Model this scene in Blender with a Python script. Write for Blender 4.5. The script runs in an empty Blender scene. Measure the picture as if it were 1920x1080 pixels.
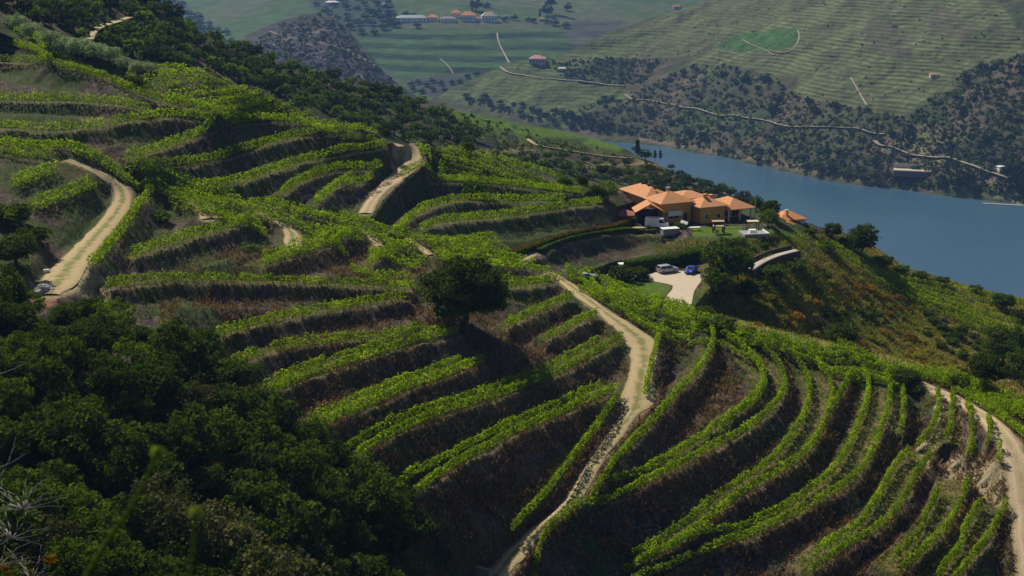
import bpy, math, random
import numpy as np
from mathutils import Vector, Matrix
R = math.radians
S = bpy.context.scene
COL = S.collection

# ------------------------------------------------------------------ camera, sky, sun, exposure
H = 250.0; F = 2667.0; PITCH = R(15)
SP, CP = math.sin(PITCH), math.cos(PITCH)
cd = bpy.data.cameras.new('camera'); cam = bpy.data.objects.new('camera', cd); COL.objects.link(cam)
cam.location = (0, 0, H); cam.rotation_euler = (R(90) - PITCH, 0, 0)
cd.sensor_width = 36; cd.lens = F / 1920 * 36; cd.clip_start = 0.2; cd.clip_end = 20000
cd.dof.use_dof = True; cd.dof.focus_distance = 230; cd.dof.aperture_fstop = 9.0
S.camera = cam
SUN_EL, SUN_AZ = R(46), R(-38)            # azimuth measured from +Y (view direction) towards +X
w = bpy.data.worlds.new('World'); S.world = w; w.use_nodes = True
nt = w.node_tree; nt.nodes.clear()
sky = nt.nodes.new('ShaderNodeTexSky'); sky.sky_type = 'NISHITA'; sky.sun_disc = False
sky.sun_elevation = SUN_EL; sky.sun_rotation = SUN_AZ; sky.altitude = 200
bg = nt.nodes.new('ShaderNodeBackground'); bg.inputs[1].default_value = 0.05
wo = nt.nodes.new('ShaderNodeOutputWorld')
nt.links.new(sky.outputs[0], bg.inputs[0]); nt.links.new(bg.outputs[0], wo.inputs[0])
sl = bpy.data.lights.new('sun', 'SUN'); sl.energy = 5.0; sl.angle = R(0.5); sl.color = (1.0, 0.92, 0.76)
so = bpy.data.objects.new('sun', sl); COL.objects.link(so)
sdir = Vector((math.sin(SUN_AZ) * math.cos(SUN_EL), math.cos(SUN_AZ) * math.cos(SUN_EL), math.sin(SUN_EL)))
so.rotation_euler = sdir.to_track_quat('Z', 'Y').to_euler(); so.location = (0, 0, 600)
S.view_settings.view_transform = 'Standard'; S.view_settings.look = 'None'
S.view_settings.exposure = 0.12; S.view_settings.gamma = 1.0
S.render.engine = 'CYCLES'

# ------------------------------------------------------------------ numeric helpers
def rays(px, py):
    px = np.asarray(px, float); py = np.asarray(py, float)
    a = (px - 960) / F; b = (py - 540) / F
    return a, CP - b * SP, -SP - b * CP               # x, y, z components for unit depth
def unproj(px, py, t):
    x, y, z = rays(px, py)
    return np.stack([x * t, y * t, H + z * t], -1)
def on_plane(px, py, z0):
    x, y, z = rays(px, py); t = (z0 - H) / z
    return np.stack([x * t, y * t, H + z * t], -1)
def sstep(e0, e1, x):
    u = np.clip((np.asarray(x, float) - e0) / (e1 - e0), 0, 1); return u * u * (3 - 2 * u)
def curve_y(pts):
    a = np.array(pts, float); return lambda x: np.interp(x, a[:, 0], a[:, 1])
def densify(pts, step):
    a = np.array(pts, float); out = []
    n = len(a)
    for i in range(n - 1):
        p0 = a[max(i - 1, 0)]; p1 = a[i]; p2 = a[i + 1]; p3 = a[min(i + 2, n - 1)]
        k = max(1, int(np.linalg.norm((p2 - p1)[:2]) / step))
        for j in range(k):
            u = j / k
            out.append(0.5 * (2 * p1 + (p2 - p0) * u + (2 * p0 - 5 * p1 + 4 * p2 - p3) * u * u + (3 * p1 - p0 - 3 * p2 + p3) * u ** 3))
    out.append(a[-1]); return np.array(out)
def in_poly(px, py, poly):
    px = np.asarray(px, float); py = np.asarray(py, float)
    c = np.zeros(px.shape, bool); n = len(poly); j = n - 1
    for i in range(n):
        xi, yi = poly[i]; xj, yj = poly[j]
        if yi != yj:
            c ^= ((yi > py) != (yj > py)) & (px < (xj - xi) * (py - yi) / (yj - yi) + xi)
        j = i
    return c
def seg_dist(px, py, pts):
    """distance to a polyline, with the signed side and the position along it"""
    px = np.asarray(px, float); py = np.asarray(py, float)
    best = np.full(px.shape, 1e9); side = np.zeros(px.shape); par = np.zeros(px.shape)
    for i in range(len(pts) - 1):
        ax, ay = pts[i][:2]; bx, by = pts[i + 1][:2]; dx, dy = bx - ax, by - ay; L = dx * dx + dy * dy + 1e-9
        u = np.clip(((px - ax) * dx + (py - ay) * dy) / L, 0, 1)
        qx = px - ax - u * dx; qy = py - ay - u * dy; d = np.hypot(qx, qy)
        m = d < best
        best = np.where(m, d, best); side = np.where(m, dx * (py - ay) - dy * (px - ax), side); par = np.where(m, i + u, par)
    return best, np.sign(side), par
def vnoise(x, y, seed=0):
    xi = np.floor(x).astype(np.int64); yi = np.floor(y).astype(np.int64); fx = x - xi; fy = y - yi
    fx = fx * fx * (3 - 2 * fx); fy = fy * fy * (3 - 2 * fy)
    def h(a, b):
        n = (a * 374761393 + b * 668265263 + seed * 1442695041) & 0x7fffffff
        n = ((n ^ (n >> 13)) * 1274126177) & 0x7fffffff
        return ((n ^ (n >> 16)) & 0xffff) / 65535.0
    return (h(xi, yi) * (1 - fx) + h(xi + 1, yi) * fx) * (1 - fy) + (h(xi, yi + 1) * (1 - fx) + h(xi + 1, yi + 1) * fx) * fy
def fbm(x, y, seed=0, o=4):
    s = 0; a = 0.5; t = 0
    for i in range(o):
        s = s + a * vnoise(x * 2 ** i, y * 2 ** i, seed + i * 7); t += a; a *= 0.55
    return s / t

class Field:
    """smooth depth over the picture, from a few sight distances and level terrace lines"""
    def __init__(self, x0, x1, y0, y1, step, anchors, levels=(), jump=None):
        self.x0, self.y0, self.st = x0, y0, step; self.jump = jump
        nx = int((x1 - x0) / step) + 2; ny = int((y1 - y0) / step) + 2; self.nx, self.ny = nx, ny
        N = nx * ny; A = np.zeros((N, N)); b = np.zeros(N)
        def addv(idx, wt, rhs=0.0, k=1.0):
            A[np.ix_(idx, idx)] += k * np.outer(wt, wt); b[idx] += k * rhs * np.array(wt)
        I = lambda i, j: j * nx + i
        for j in range(ny):
            for i in range(nx):
                if 0 < i < nx - 1: addv([I(i - 1, j), I(i, j), I(i + 1, j)], [1, -2, 1])
                if 0 < j < ny - 1: addv([I(i, j - 1), I(i, j), I(i, j + 1)], [1, -2, 1])
                if i < nx - 1 and j < ny - 1: addv([I(i, j), I(i + 1, j), I(i, j + 1), I(i + 1, j + 1)], [1, -1, -1, 1], 0, 2)
        self.ref = anchors[0][2]
        def bil(px, py):
            gx = (px - x0) / step; gy = (py - y0) / step
            i = int(np.clip(math.floor(gx), 0, nx - 2)); j = int(np.clip(math.floor(gy), 0, ny - 2)); u = gx - i; v = gy - j
            return [I(i, j), I(i + 1, j), I(i, j + 1), I(i + 1, j + 1)], np.array([(1 - u) * (1 - v), u * (1 - v), (1 - u) * v, u * v])
        for (px, py, t) in anchors:
            jj = 1 + (float(jump(px, py)) if jump else 0)
            i, q = bil(px, py); addv(i, q, self.ref / t * jj, 1.5)
        for L in levels:
            d = densify(L, 28)
            for a_, b_ in zip(d[:-1], d[1:]):
                sa = -float(rays(*a_)[2]); sb = -float(rays(*b_)[2])
                ja = 1 + (float(jump(*a_)) if jump else 0); jb = 1 + (float(jump(*b_)) if jump else 0)
                ia, qa = bil(*a_); ib, qb = bil(*b_)
                acc = {}
                for i, q in zip(ia, qa): acc[i] = acc.get(i, 0) + q / sa / ja * 0.33
                for i, q in zip(ib, qb): acc[i] = acc.get(i, 0) - q / sb / jb * 0.33
                ks = list(acc); addv(ks, [acc[k] for k in ks], 0, 1.5)
        A[np.diag_indices(N)] += 1e-7
        self.W = np.linalg.solve(A, b).reshape(ny, nx)
    def depth(self, px, py):
        px = np.asarray(px, float); py = np.asarray(py, float)
        gx = np.clip((px - self.x0) / self.st, 0, self.nx - 1.001); gy = np.clip((py - self.y0) / self.st, 0, self.ny - 1.001)
        i = np.floor(gx).astype(int); j = np.floor(gy).astype(int); u = gx - i; v = gy - j
        def cr(u): return (-0.5 * u + u * u - 0.5 * u ** 3, 1 - 2.5 * u * u + 1.5 * u ** 3, 0.5 * u + 2 * u * u - 1.5 * u ** 3, -0.5 * u * u + 0.5 * u ** 3)
        cu, cv = cr(u), cr(v); s = 0
        for b_ in range(4):
            jj = np.clip(j + b_ - 1, 0, self.ny - 1)
            for a_ in range(4):
                s = s + cu[a_] * cv[b_] * self.W[jj, np.clip(i + a_ - 1, 0, self.nx - 1)]
        t = self.ref / s
        if self.jump: t = t * (1 + self.jump(px, py))
        return t
    relief = 0
    def pt(self, px, py):
        P = unproj(px, py, self.depth(px, py))
        if self.relief: P[..., 2] += self.relief * (fbm(P[..., 0] * .02, P[..., 1] * .02, 61, 5) - .5)
        return P

# ------------------------------------------------------------------ mesh and node helpers
def mesh_np(name, verts, faces, smooth=False, attrs=None):
    """faces: (M,k) int array"""
    me = bpy.data.meshes.new(name); verts = np.asarray(verts, np.float32); faces = np.asarray(faces, np.int32)
    M, k = faces.shape
    me.vertices.add(len(verts)); me.vertices.foreach_set('co', verts.ravel())
    me.loops.add(M * k); me.loops.foreach_set('vertex_index', faces.ravel())
    me.polygons.add(M); me.polygons.foreach_set('loop_start', np.arange(0, M * k, k, dtype=np.int32))
    me.polygons.foreach_set('use_smooth', np.full(M, smooth))
    me.update(calc_edges=True)
    for an, arr in (attrs or {}).items():
        arr = np.asarray(arr, np.float32)
        if arr.ndim == 1:
            at = me.attributes.new(an, 'FLOAT', 'POINT'); at.data.foreach_set('value', arr)
        else:
            at = me.color_attributes.new(an, 'FLOAT_COLOR', 'POINT')
            at.data.foreach_set('color', np.concatenate([arr, np.ones((len(arr), 1), np.float32)], 1).ravel())
    return me
def link(name, me, mat, parent=None):
    o = bpy.data.objects.new(name, me); COL.objects.link(o)
    if mat is not None and len(me.materials) == 0: me.materials.append(mat)
    if parent is not None: o.parent = parent
    return o
def tag(o, label, cat, group=None):
    o['label'] = label; o['category'] = cat
    if group: o['group'] = group
    return o
def struct(o): o['kind'] = 'structure'; return o
def empty(name, loc, rz=0, label=None, cat=None, group=None):
    o = bpy.data.objects.new(name, None); COL.objects.link(o); o.location = tuple(float(c) for c in loc); o.rotation_euler = (0, 0, rz)
    o.empty_display_size = 0.5
    if label: tag(o, label, cat, group)
    return o
def grid_faces(nx, ny):
    i, j = np.meshgrid(np.arange(nx - 1), np.arange(ny - 1)); a = (j * nx + i).ravel()
    return np.stack([a, a + nx, a + nx + 1, a + 1], 1)[:, ::-1]
class MB:
    def __init__(s): s.v = []; s.f = []
    def add(s, vs, fs):
        n = len(s.v); s.v += [tuple(map(float, p)) for p in vs]; s.f += [tuple(i + n for i in f) for f in fs]; return s
    def box(s, x0, x1, y0, y1, z0, z1):
        return s.add([(x0, y0, z0), (x1, y0, z0), (x1, y1, z0), (x0, y1, z0), (x0, y0, z1), (x1, y0, z1), (x1, y1, z1), (x0, y1, z1)],
                     [(0, 3, 2, 1), (4, 5, 6, 7), (0, 1, 5, 4), (1, 2, 6, 5), (2, 3, 7, 6), (3, 0, 4, 7)])
    def prism(s, prof, y0, y1, tap=0):            # profile in x,z extruded along y
        n = len(prof); cx = sum(p[0] for p in prof) / n
        vs = [(x, y0, z) for x, z in prof] + [(x, y1, z) for x, z in prof]
        return s.add(vs, [tuple(range(n)), tuple(range(2 * n - 1, n - 1, -1))] + [(i, i + n, (i + 1) % n + n, (i + 1) % n) for i in range(n)])
    def cyl(s, p0, p1, r0, r1=None, n=8):
        r1 = r0 if r1 is None else r1; p0 = Vector(p0); p1 = Vector(p1); d = (p1 - p0).normalized()
        a = d.orthogonal().normalized(); b = d.cross(a); vs = []
        for p, r in ((p0, r0), (p1, r1)):
            for k in range(n):
                t = 2 * math.pi * k / n; vs.append(p + (a * math.cos(t) + b * math.sin(t)) * r)
        return s.add(vs, [(k, (k + 1) % n, n + (k + 1) % n, n + k) for k in range(n)] + [tuple(range(n))[::-1], tuple(range(n, 2 * n))])
    def hip(s, x0, x1, y0, y1, z, rise, oh=0.6, th=0.16, ridge=None):
        x0 -= oh; x1 += oh; y0 -= oh; y1 += oh; wx, wy = x1 - x0, y1 - y0; h = min(wx, wy) / 2
        if wx >= wy: r0, r1 = (x0 + h, (y0 + y1) / 2), (x1 - h, (y0 + y1) / 2)
        else: r0, r1 = ((x0 + x1) / 2, y0 + h), ((x0 + x1) / 2, y1 - h)
        c = [(x0, y0), (x1, y0), (x1, y1), (x0, y1)]
        vs = [(a, b, z - th) for a, b in c] + [(a, b, z) for a, b in c] + [(r0[0], r0[1], z + rise), (r1[0], r1[1], z + rise)]
        fs = [(0, 3, 2, 1), (0, 1, 5, 4), (1, 2, 6, 5), (2, 3, 7, 6), (3, 0, 4, 7)]
        if abs(wx - wy) < 1e-3:
            vs = vs[:9]; fs += [(4, 5, 8), (5, 6, 8), (6, 7, 8), (7, 4, 8)]
        elif wx > wy: fs += [(4, 5, 9, 8), (5, 6, 9), (6, 7, 8, 9), (7, 4, 8)]
        else: fs += [(4, 5, 8), (5, 6, 9, 8), (6, 7, 9), (7, 4, 8, 9)]
        return s.add(vs, fs)
    def gable(s, x0, x1, y0, y1, z, rise, oh=0.5, th=0.15):   # ridge along y
        x0 -= oh; x1 += oh; y0 -= oh; y1 += oh; xm = (x0 + x1) / 2
        return s.prism([(x0, z - th), (x0, z), (xm, z + rise), (x1, z), (x1, z - th), (xm, z + rise - th)], y0, y1)
    def mesh(s, name):
        me = bpy.data.meshes.new(name); me.from_pydata(s.v, [], s.f); me.update(); return me
    def build(s, name, mat, parent=None, smooth=False):
        me = s.mesh(name)
        if smooth: me.polygons.foreach_set('use_smooth', [True] * len(me.polygons))
        return link(name, me, mat, parent)
class Nodes:
    def __init__(s, name):
        s.m = bpy.data.materials.new(name); s.m.use_nodes = True; s.t = s.m.node_tree; s.t.nodes.clear()
        s.out = s.n('ShaderNodeOutputMaterial')
    def n(s, typ, **kw):
        x = s.t.nodes.new(typ)
        for k, v in kw.items(): setattr(x, k, v)
        return x
    def l(s, a, b): s.t.links.new(a, b)
    def val(s, sock, v):
        if hasattr(v, 'is_linked') or isinstance(v, bpy.types.NodeSocket): s.l(v, sock)
        else: sock.default_value = v
    def noise(s, scale, detail=4, rough=0.6, vec=None):
        x = s.n('ShaderNodeTexNoise'); x.inputs['Scale'].default_value = scale; x.inputs['Detail'].default_value = detail; x.inputs['Roughness'].default_value = rough
        s.l(vec if vec is not None else s.pos(), x.inputs['Vector']); return x.outputs[0]
    def pos(s):
        if not hasattr(s, '_p'): s._p = s.n('ShaderNodeNewGeometry').outputs['Position']
        return s._p
    def obj(s): return s.n('ShaderNodeTexCoord').outputs['Object']
    def math(s, op, a, b=0.0, clamp=False):
        x = s.n('ShaderNodeMath', operation=op, use_clamp=clamp); s.val(x.inputs[0], a); s.val(x.inputs[1], b); return x.outputs[0]
    def mr(s, v, a, b, c, d):
        x = s.n('ShaderNodeMapRange'); s.val(x.inputs[0], v)
        for i, q in enumerate((a, b, c, d)): x.inputs[i + 1].default_value = q
        return x.outputs[0]
    def mix(s, f, a, b, typ='MIX'):
        x = s.n('ShaderNodeMix', data_type='RGBA', blend_type=typ); s.val(x.inputs[0], f)
        for k, v in ((6, a), (7, b)):
            if isinstance(v, tuple): x.inputs[k].default_value = (*v, 1) if len(v) == 3 else v
            else: s.l(v, x.inputs[k])
        return x.outputs[2]
    def attr(s, name, out='Color'):
        x = s.n('ShaderNodeAttribute', attribute_name=name); return x.outputs[out]
    def scale(s, col, fac):
        x = s.n('ShaderNodeVectorMath', operation='SCALE'); s.l(col, x.inputs[0]); s.val(x.inputs['Scale'], fac); return x.outputs[0]
    def done(s, col, rough=0.9, bump=None, bstr=0.5, bdist=0.1, spec=0.25, metallic=0.0):
        p = s.n('ShaderNodeBsdfPrincipled')
        if isinstance(col, tuple): p.inputs['Base Color'].default_value = (*col, 1)
        else: s.l(col, p.inputs['Base Color'])
        s.val(p.inputs['Roughness'], rough); p.inputs['Specular IOR Level'].default_value = spec; p.inputs['Metallic'].default_value = metallic
        if bump is not None:
            b = s.n('ShaderNodeBump'); b.inputs['Strength'].default_value = bstr; b.inputs['Distance'].default_value = bdist
            s.l(bump, b.inputs['Height']); s.l(b.outputs[0], p.inputs['Normal'])
        s.l(p.outputs[0], s.out.inputs[0]); return s.m
def plain(name, col, rough=0.7, var=0.12, sc=3.0, spec=0.3, metallic=0.0, bump=0.0):
    n = Nodes(name); f = n.noise(sc, 5, 0.65, n.obj())
    c = n.mix(f, tuple(max(0, x * (1 - 2 * var)) for x in col), tuple(min(1, x * (1 + 2 * var)) for x in col))
    return n.done(c, rough, f if bump else None, bump, 0.05, spec, metallic)
def leaf_mat(name, col, trans=0.35, var=0.25, bright=1.0):
    n = Nodes(name); oi = n.n('ShaderNodeObjectInfo').outputs['Random']
    t = n.attr('tint', 'Fac'); f = n.noise(0.35, 3, 0.6)
    k = n.math('MULTIPLY', n.mr(oi, 0, 1, 1 - var, 1 + var), n.math('MULTIPLY', n.mr(t, 0, 1, 0.55, 1.45), n.mr(f, 0.3, 0.7, 0.75, 1.25)))
    warm = n.mix(n.mr(t, 0, 1, 0, 1), tuple(c * bright for c in col), tuple(c * bright * q for c, q in zip(col, (1.5, 1.18, 0.75))))
    c = n.scale(warm, k)
    d = n.n('ShaderNodeBsdfDiffuse'); tr = n.n('ShaderNodeBsdfTranslucent'); n.l(c, d.inputs[0])
    n.l(n.mix(1.0, c, (1.25, 1.35, 0.5), 'MULTIPLY'), tr.inputs[0])
    m = n.n('ShaderNodeMixShader'); m.inputs[0].default_value = trans; n.l(d.outputs[0], m.inputs[1]); n.l(tr.outputs[0], m.inputs[2])
    n.l(m.outputs[0], n.out.inputs[0]); return n.m

# ------------------------------------------------------------------ traced terrace lips (sight lines onto the near hillside), near to far in each block
# each entry: (number of vine rows behind the lip, points)
B_FORE = [
 (2, [(1790,1105),(1832,1052),(1870,1005),(1893,955)]),
 (2, [(1690,1085),(1745,1035),(1787,992),(1810,945),(1822,905)]),
 (2, [(1525,1085),(1580,1042),(1650,1000),(1697,957),(1722,900),(1755,858)]),
 (2, [(1185,1105),(1280,1066),(1347,1034),(1413,1014),(1480,981),(1563,937),(1613,901),(1640,857),(1659,807),(1675,751),(1668,706),(1630,676),(1570,650)]),
 (2, [(1195,1075),(1262,1035),(1330,989),(1390,937),(1447,905),(1513,862),(1549,807),(1566,757),(1558,712),(1510,668),(1440,634)]),
 (2, [(1006,1104),(1020,1062),(1046,1028),(1088,996),(1133,955),(1173,935),(1280,882),(1347,845),(1390,825),(1440,785),(1468,758),(1482,735),(1470,695),(1425,655),(1360,618)]),
 (1, [(1116,962),(1130,926),(1156,884),(1190,842),(1234,792),(1275,745),(1322,695),(1348,645),(1330,615)]),
 (1, [(964,1004),(1005,966),(1068,884),(1116,820),(1168,746)]),
 (1, [(1215,748),(1224,705),(1234,665),(1245,622)]),
]
B_SHORT = [
 (1, [(1352,820),(1372,792),(1425,762),(1444,722),(1415,678),(1370,645)]),
 (1, [(1562,790),(1574,752),(1596,722),(1606,700)]),
 (1, [(1695,815),(1700,770),(1697,735)]),
 (1, [(1716,842),(1744,815),(1757,765),(1751,738)]),
 (1, [(1768,832),(1783,782),(1779,742)]),
 (1, [(1811,862),(1818,808),(1806,764)]),
 (1, [(1842,860),(1854,815),(1846,788)]),
 (1, [(1866,890),(1873,866),(1866,848)]),
]
B_OAK = [
 (2, [(770,945),(797,925),(827,902),(857,882),(923,847),(973,819),(1057,785),(1107,759),(1172,735)]),
 (2, [(655,882),(683,859),(723,835),(773,809),(827,787),(873,772),(940,752),(987,735),(1040,712),(1107,679),(1172,639)]),
 (1, [(1030,642),(1073,619),(1130,592)]),
 (2, [(590,812),(640,792),(707,765),(773,735),(823,719),(873,699),(917,685)]),
 (2, [(520,745),(580,715),(640,695),(707,675),(773,652),(827,639),(868,632)]),
 (1, [(440,690),(467,679),(500,667),(547,657),(640,645),(735,638),(790,622)]),
 (1, [(955,620),(1007,592),(1082,562)]),
 (1, [(400,640),(437,629),(483,617),(567,597),(640,585),(690,575),(767,565)]),
 (1, [(955,545),(1000,541),(1045,533)]),
 (1, [(207,545),(233,539),(293,532),(400,532),(500,535),(640,540),(700,543),(775,548)]),
]
B_MID = [
 (1, [(700,503),(722,484),(755,465),(790,470)]),
 (2, [(503,505),(533,492),(583,477),(640,459),(668,440)]),
 (1, [(255,487),(300,472),(367,449),(430,436),(480,415)]),
 (1, [(178,516),(206,484),(228,452),(264,404),(288,364)]),
 (1, [(793,439),(827,422),(923,415),(1007,402),(1133,385)]),
 (1, [(757,440),(765,415),(795,400),(835,385),(880,380),(960,383),(1060,380)]),
 (1, [(757,352),(790,343),(860,346),(940,351),(1030,362),(1100,368)]),
 (1, [(640,357),(682,350),(704,341)]),
 (1, [(596,390),(640,350),(668,338)]),
 (1, [(533,370),(583,338),(640,320),(690,326),(722,317)]),
 (1, [(400,358),(450,348),(517,327),(583,304),(640,294),(673,287),(733,279)]),
 (1, [(270,322),(307,318),(383,310),(450,293),(500,276),(567,260),(640,254),(696,246)]),
 (1, [(240,302),(290,292),(333,275),(400,252),(467,232),(517,229),(563,239),(600,246)]),
]
B_MID.append((0, [(1008,488),(1035,471),(1090,456),(1140,447),(1200,440),(1240,440)]))
B_UP = [
 (1, [(-120,262),(0,245),(83,252),(150,247),(240,234),(300,224),(350,224),(400,232)]),
 (1, [(-120,188),(0,192),(67,194),(150,195),(217,202),(280,214)]),
 (1, [(-120,112),(0,120),(67,123),(133,136),(180,149),(210,160),(250,182),(333,202),(410,215)]),
 (1, [(-60,85),(0,86),(55,100),(95,120)]),
 (1, [(-60,60),(0,64),(50,72),(92,88)]),
]
# rows on the rounded crests, without a bank below them
C_CREST = [[(1062,512),(1110,540),(1180,572),(1280,600),(1450,636),(1600,676),(1750,708),(1860,745),(2000,800)],
 [(1085,536),(1140,566),(1200,592),(1290,616),(1400,644),(1520,674),(1640,705),(1728,727)],
 [(1060,497),(1130,526),(1200,557),(1290,584),(1420,614),(1560,650),(1700,686),(1810,716),(1930,757),(2050,810)],
 [(1140,540),(1230,575),(1330,600),(1480,638),(1620,672),(1760,706),(1900,756),(2000,810)],
 [(1150,580),(1215,610),(1300,632)],[(1250,598),(1340,622),(1420,650)],
 [(1560,690),(1640,715),(1690,735)],[(1790,735),(1850,765),(1920,810),(1990,880)],[(1830,742),(1890,780),(1960,840)]]
C_NOSE = [[(-60,250),(0,256),(60,268),(120,277),(180,294),(225,319),(262,349)],
 [(-40,270),(20,285),(80,290),(110,300)],[(-60,262),(20,268),(70,276),(130,285)],[(-40,282),(40,300),(100,303)],[(130,280),(190,303),(240,338)],
 [(60,392),(110,372),(160,352),(176,342)],[(20,350),(70,330),(110,318)],
 [(258,322),(330,339),(420,364),(520,389),(600,404),(680,424)],
 [(262,346),(340,364),(430,389),(520,409),(600,429),(680,444)],
 [(235,306),(300,322),(380,340),(440,352)],
 [(320,372),(380,392),(440,410),(500,426)],[(560,432),(620,452),(650,470)],[(600,410),(680,435),(740,458),(800,478)],
 [(640,395),(700,418),(760,440),(830,462),(900,490)],[(690,470),(740,480),(790,492)],[(655,500),(720,515),(780,525)],
 [(800,452),(860,446),(930,452)],[(806,468),(880,462),(960,478)],[(820,484),(900,482),(985,498)],[(900,500),(960,508),(1040,516)],[(940,520),(1000,524),(1060,522)],
 [(905,470),(960,490),(1010,500)]]
C_TOP = [[(235,138),(290,133),(352,132)],[(255,152),(320,146),(395,141)],[(290,166),(350,160),(430,152)],[(312,180),(380,172),(462,163)],
 [(345,193),(420,184),(492,174)],[(372,207),(450,197),(520,187)],[(412,219),(480,208),(552,199)],[(455,226),(520,219),(590,210)],[(540,232),(600,226),(640,222)],[(60,78),(110,98),(160,118)],[(110,120),(150,132),(180,140)],
 [(600,240),(660,238),(712,250)],[(640,266),(680,263),(712,268)]]
C_WEDGE = [[(800,282),(803,310),(806,335)],[(822,287),(900,304),(1000,332),(1100,364)],[(824,301),(900,318),(980,338),(1060,360)],[(824,315),(890,328),(960,342)],[(822,329),(870,336),(900,340)],[(840,284),(920,300),(1010,324),(1120,362)],[(786,280),(790,300),(792,325)]]

SIL1 = curve_y([(-400,-60),(-240,-30),(0,10),(60,34),(150,66),(250,112),(330,130),(440,152),(560,202),(690,250),(745,262),(800,274),(900,292),(1000,327),(1100,357),(1150,364),(1200,352),(1250,360),(1350,372),(1420,392),(1470,402),(1520,420),(1580,436),(1640,462),(1700,502),(1760,520),(1820,537),(1880,552),(1920,560),(2160,600),(2400,640)])
YC = curve_y([(900,470),(1000,480),(1090,517),(1180,556),(1280,582),(1350,597),(1500,634),(1640,668),(1750,692),(1850,722),(1920,742),(2160,835),(2400,930)])
JA = curve_y([(1010,0),(1100,.05),(1180,.09),(1280,.10),(1400,.17),(1600,.23),(1750,.26),(1920,.32),(2400,.38)])
def jump(px, py): return JA(px) * sstep(0, 7, YC(px) - py)
ANCH = [(1200,760,214),(1100,1040,197),(1500,1000,198),(1900,1060,187),(1890,800,204),(1920,900,197),(1740,720,232),(1220,630,232),(1010,505,266),
 (1400,640,233),(1640,690,234),(1300,600,248),(2150,1000,180),(1300,1220,188),(1900,1230,178),(2160,860,198),
 (868,612,222),(800,480,248),(600,800,185),(430,640,204),(210,540,212),(0,540,196),(680,400,268),(770,270,308),(560,205,312),(250,340,253),(200,430,236),
 (0,250,255),(0,60,296),(240,112,318),(-200,0,300),(-200,250,245),(-200,560,186),(1120,368,342),(940,300,332),(0,1080,120),(300,1080,140),(700,1080,170),(850,1080,184),(300,700,180),(0,700,166),(0,1230,95),(600,1230,145),(-240,1080,105),
 (450,250,292),(640,320,288),(900,400,292),(1050,400,314),(100,380,235),(100,130,286),(930,900,190),(1000,440,300),
 (1130,510,286),(1280,560,275),(1250,500,298),(1310,500,299),(1350,520,291),(1320,450,313),(1400,455,312),(1220,425,329),(1400,430,327),(1180,358,352),(1250,378,356),(1330,385,353),(1240,362,362),(1420,398,345),(1450,436,326),(1500,440,334),(1480,472,315),
 (1350,560,283),(1450,610,288),(1500,500,318),(1600,640,307),(1600,500,332),(1700,665,318),(1850,705,312),(1560,450,348),(1640,470,352),(1700,525,340),(1800,545,342),(1920,565,342),(1900,640,316),(1750,590,330),(2160,640,325),(2160,780,305)]
# ------------------------------------------------------------------ the near hillside: depth field, terraces, roads
LINES = [(b, i, n, p) for b, L in (('fore', B_FORE), ('short', B_SHORT), ('oak', B_OAK), ('mid', B_MID), ('up', B_UP)) for i, (n, p) in enumerate(L)]
F1 = Field(-270, 2190, -60, 1250, 30, ANCH, [p for b, i, n, p in LINES if b != 'short'] , jump)

ROADS = {  # name: (points with px, py, half width in metres, kind)
 'dirt_track': [(1030,512,1.0),(1062,530,1.1),(1090,552,1.2),(1120,575,1.3),(1150,598,1.5),(1178,618,1.8),(1204,640,2.2),(1208,675,2.0),(1200,710,1.9),(1197,745,2.4),(1190,768,1.6),(1172,792,1.1),(1143,830,1.0),(1115,868,1.0),(1092,908,1.1),(1068,946,1.2),(1040,968,1.0),(1010,992,1.0),(985,1018,1.2),(960,1046,1.4),(932,1078,1.5),(900,1115,1.6)],
 'hilltop_track': [(764,271,2.2),(772,279,2.4),(779,292,2.6),(772,312,2.6),(748,330,2.0),(722,350,1.7),(702,370,1.5),(685,400,1.2)],
 'bend_track': [(128,300,1.0),(160,312,1.2),(195,327,1.4),(222,348,1.6),(234,368,1.6),(222,395,1.6),(202,420,1.6),(178,445,1.7),(155,470,2.0),(130,500,2.4),(112,524,2.6),(92,552,2.0)],
 'grassy_path': [(487,398,.5),(505,408,.7),(525,418,.7),(545,430,1.0),(552,448,1.4),(550,462,1.2)],
 'grassy_path ': [(676,430,.5),(692,440,.7),(706,452,.8),(712,462,.6)],
 'grassy_path  ': [(764,447,.5),(780,458,.6),(796,468,.7),(808,478,.6)],
 'grassy_path   ': [(355,372,.8),(375,380,1.6),(388,392,1.8),(392,410,1.4)],
 'edge_road': [(1715,712,1.0),(1745,728,1.4),(1795,752,1.6),(1842,778,1.7),(1882,816,1.8),(1908,870,1.9),(1920,930,2.0),(1928,1000,2.0),(1936,1090,2.0)],
 'house_road': [(975,490,1.3),(1000,474,1.3),(1030,459,1.2),(1070,447,1.1),(1120,438,1.0),(1170,431,1.0),(1215,426,1.0)],
}
PZ = float(F1.pt(1250, 512)[2])                        # level of the car park
HZ = 178.6                      # level of the house terrace
PARK = [(1120,520),(1170,507),(1213,515),(1240,508),(1300,510),(1316,522),(1302,545),(1290,580),(1248,580),(1252,552),(1262,536),(1215,526),(1170,522),(1140,530)]
PADS = [([(1100,528),(1150,500),(1195,497),(1330,495),(1335,530),(1300,575),(1240,582),(1225,545),(1140,535)], PZ),
        ([(1168,404),(1200,396),(1330,394),(1415,400),(1440,412),(1445,436),(1400,444),(1255,444),(1215,424),(1168,416)], HZ)]

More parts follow.
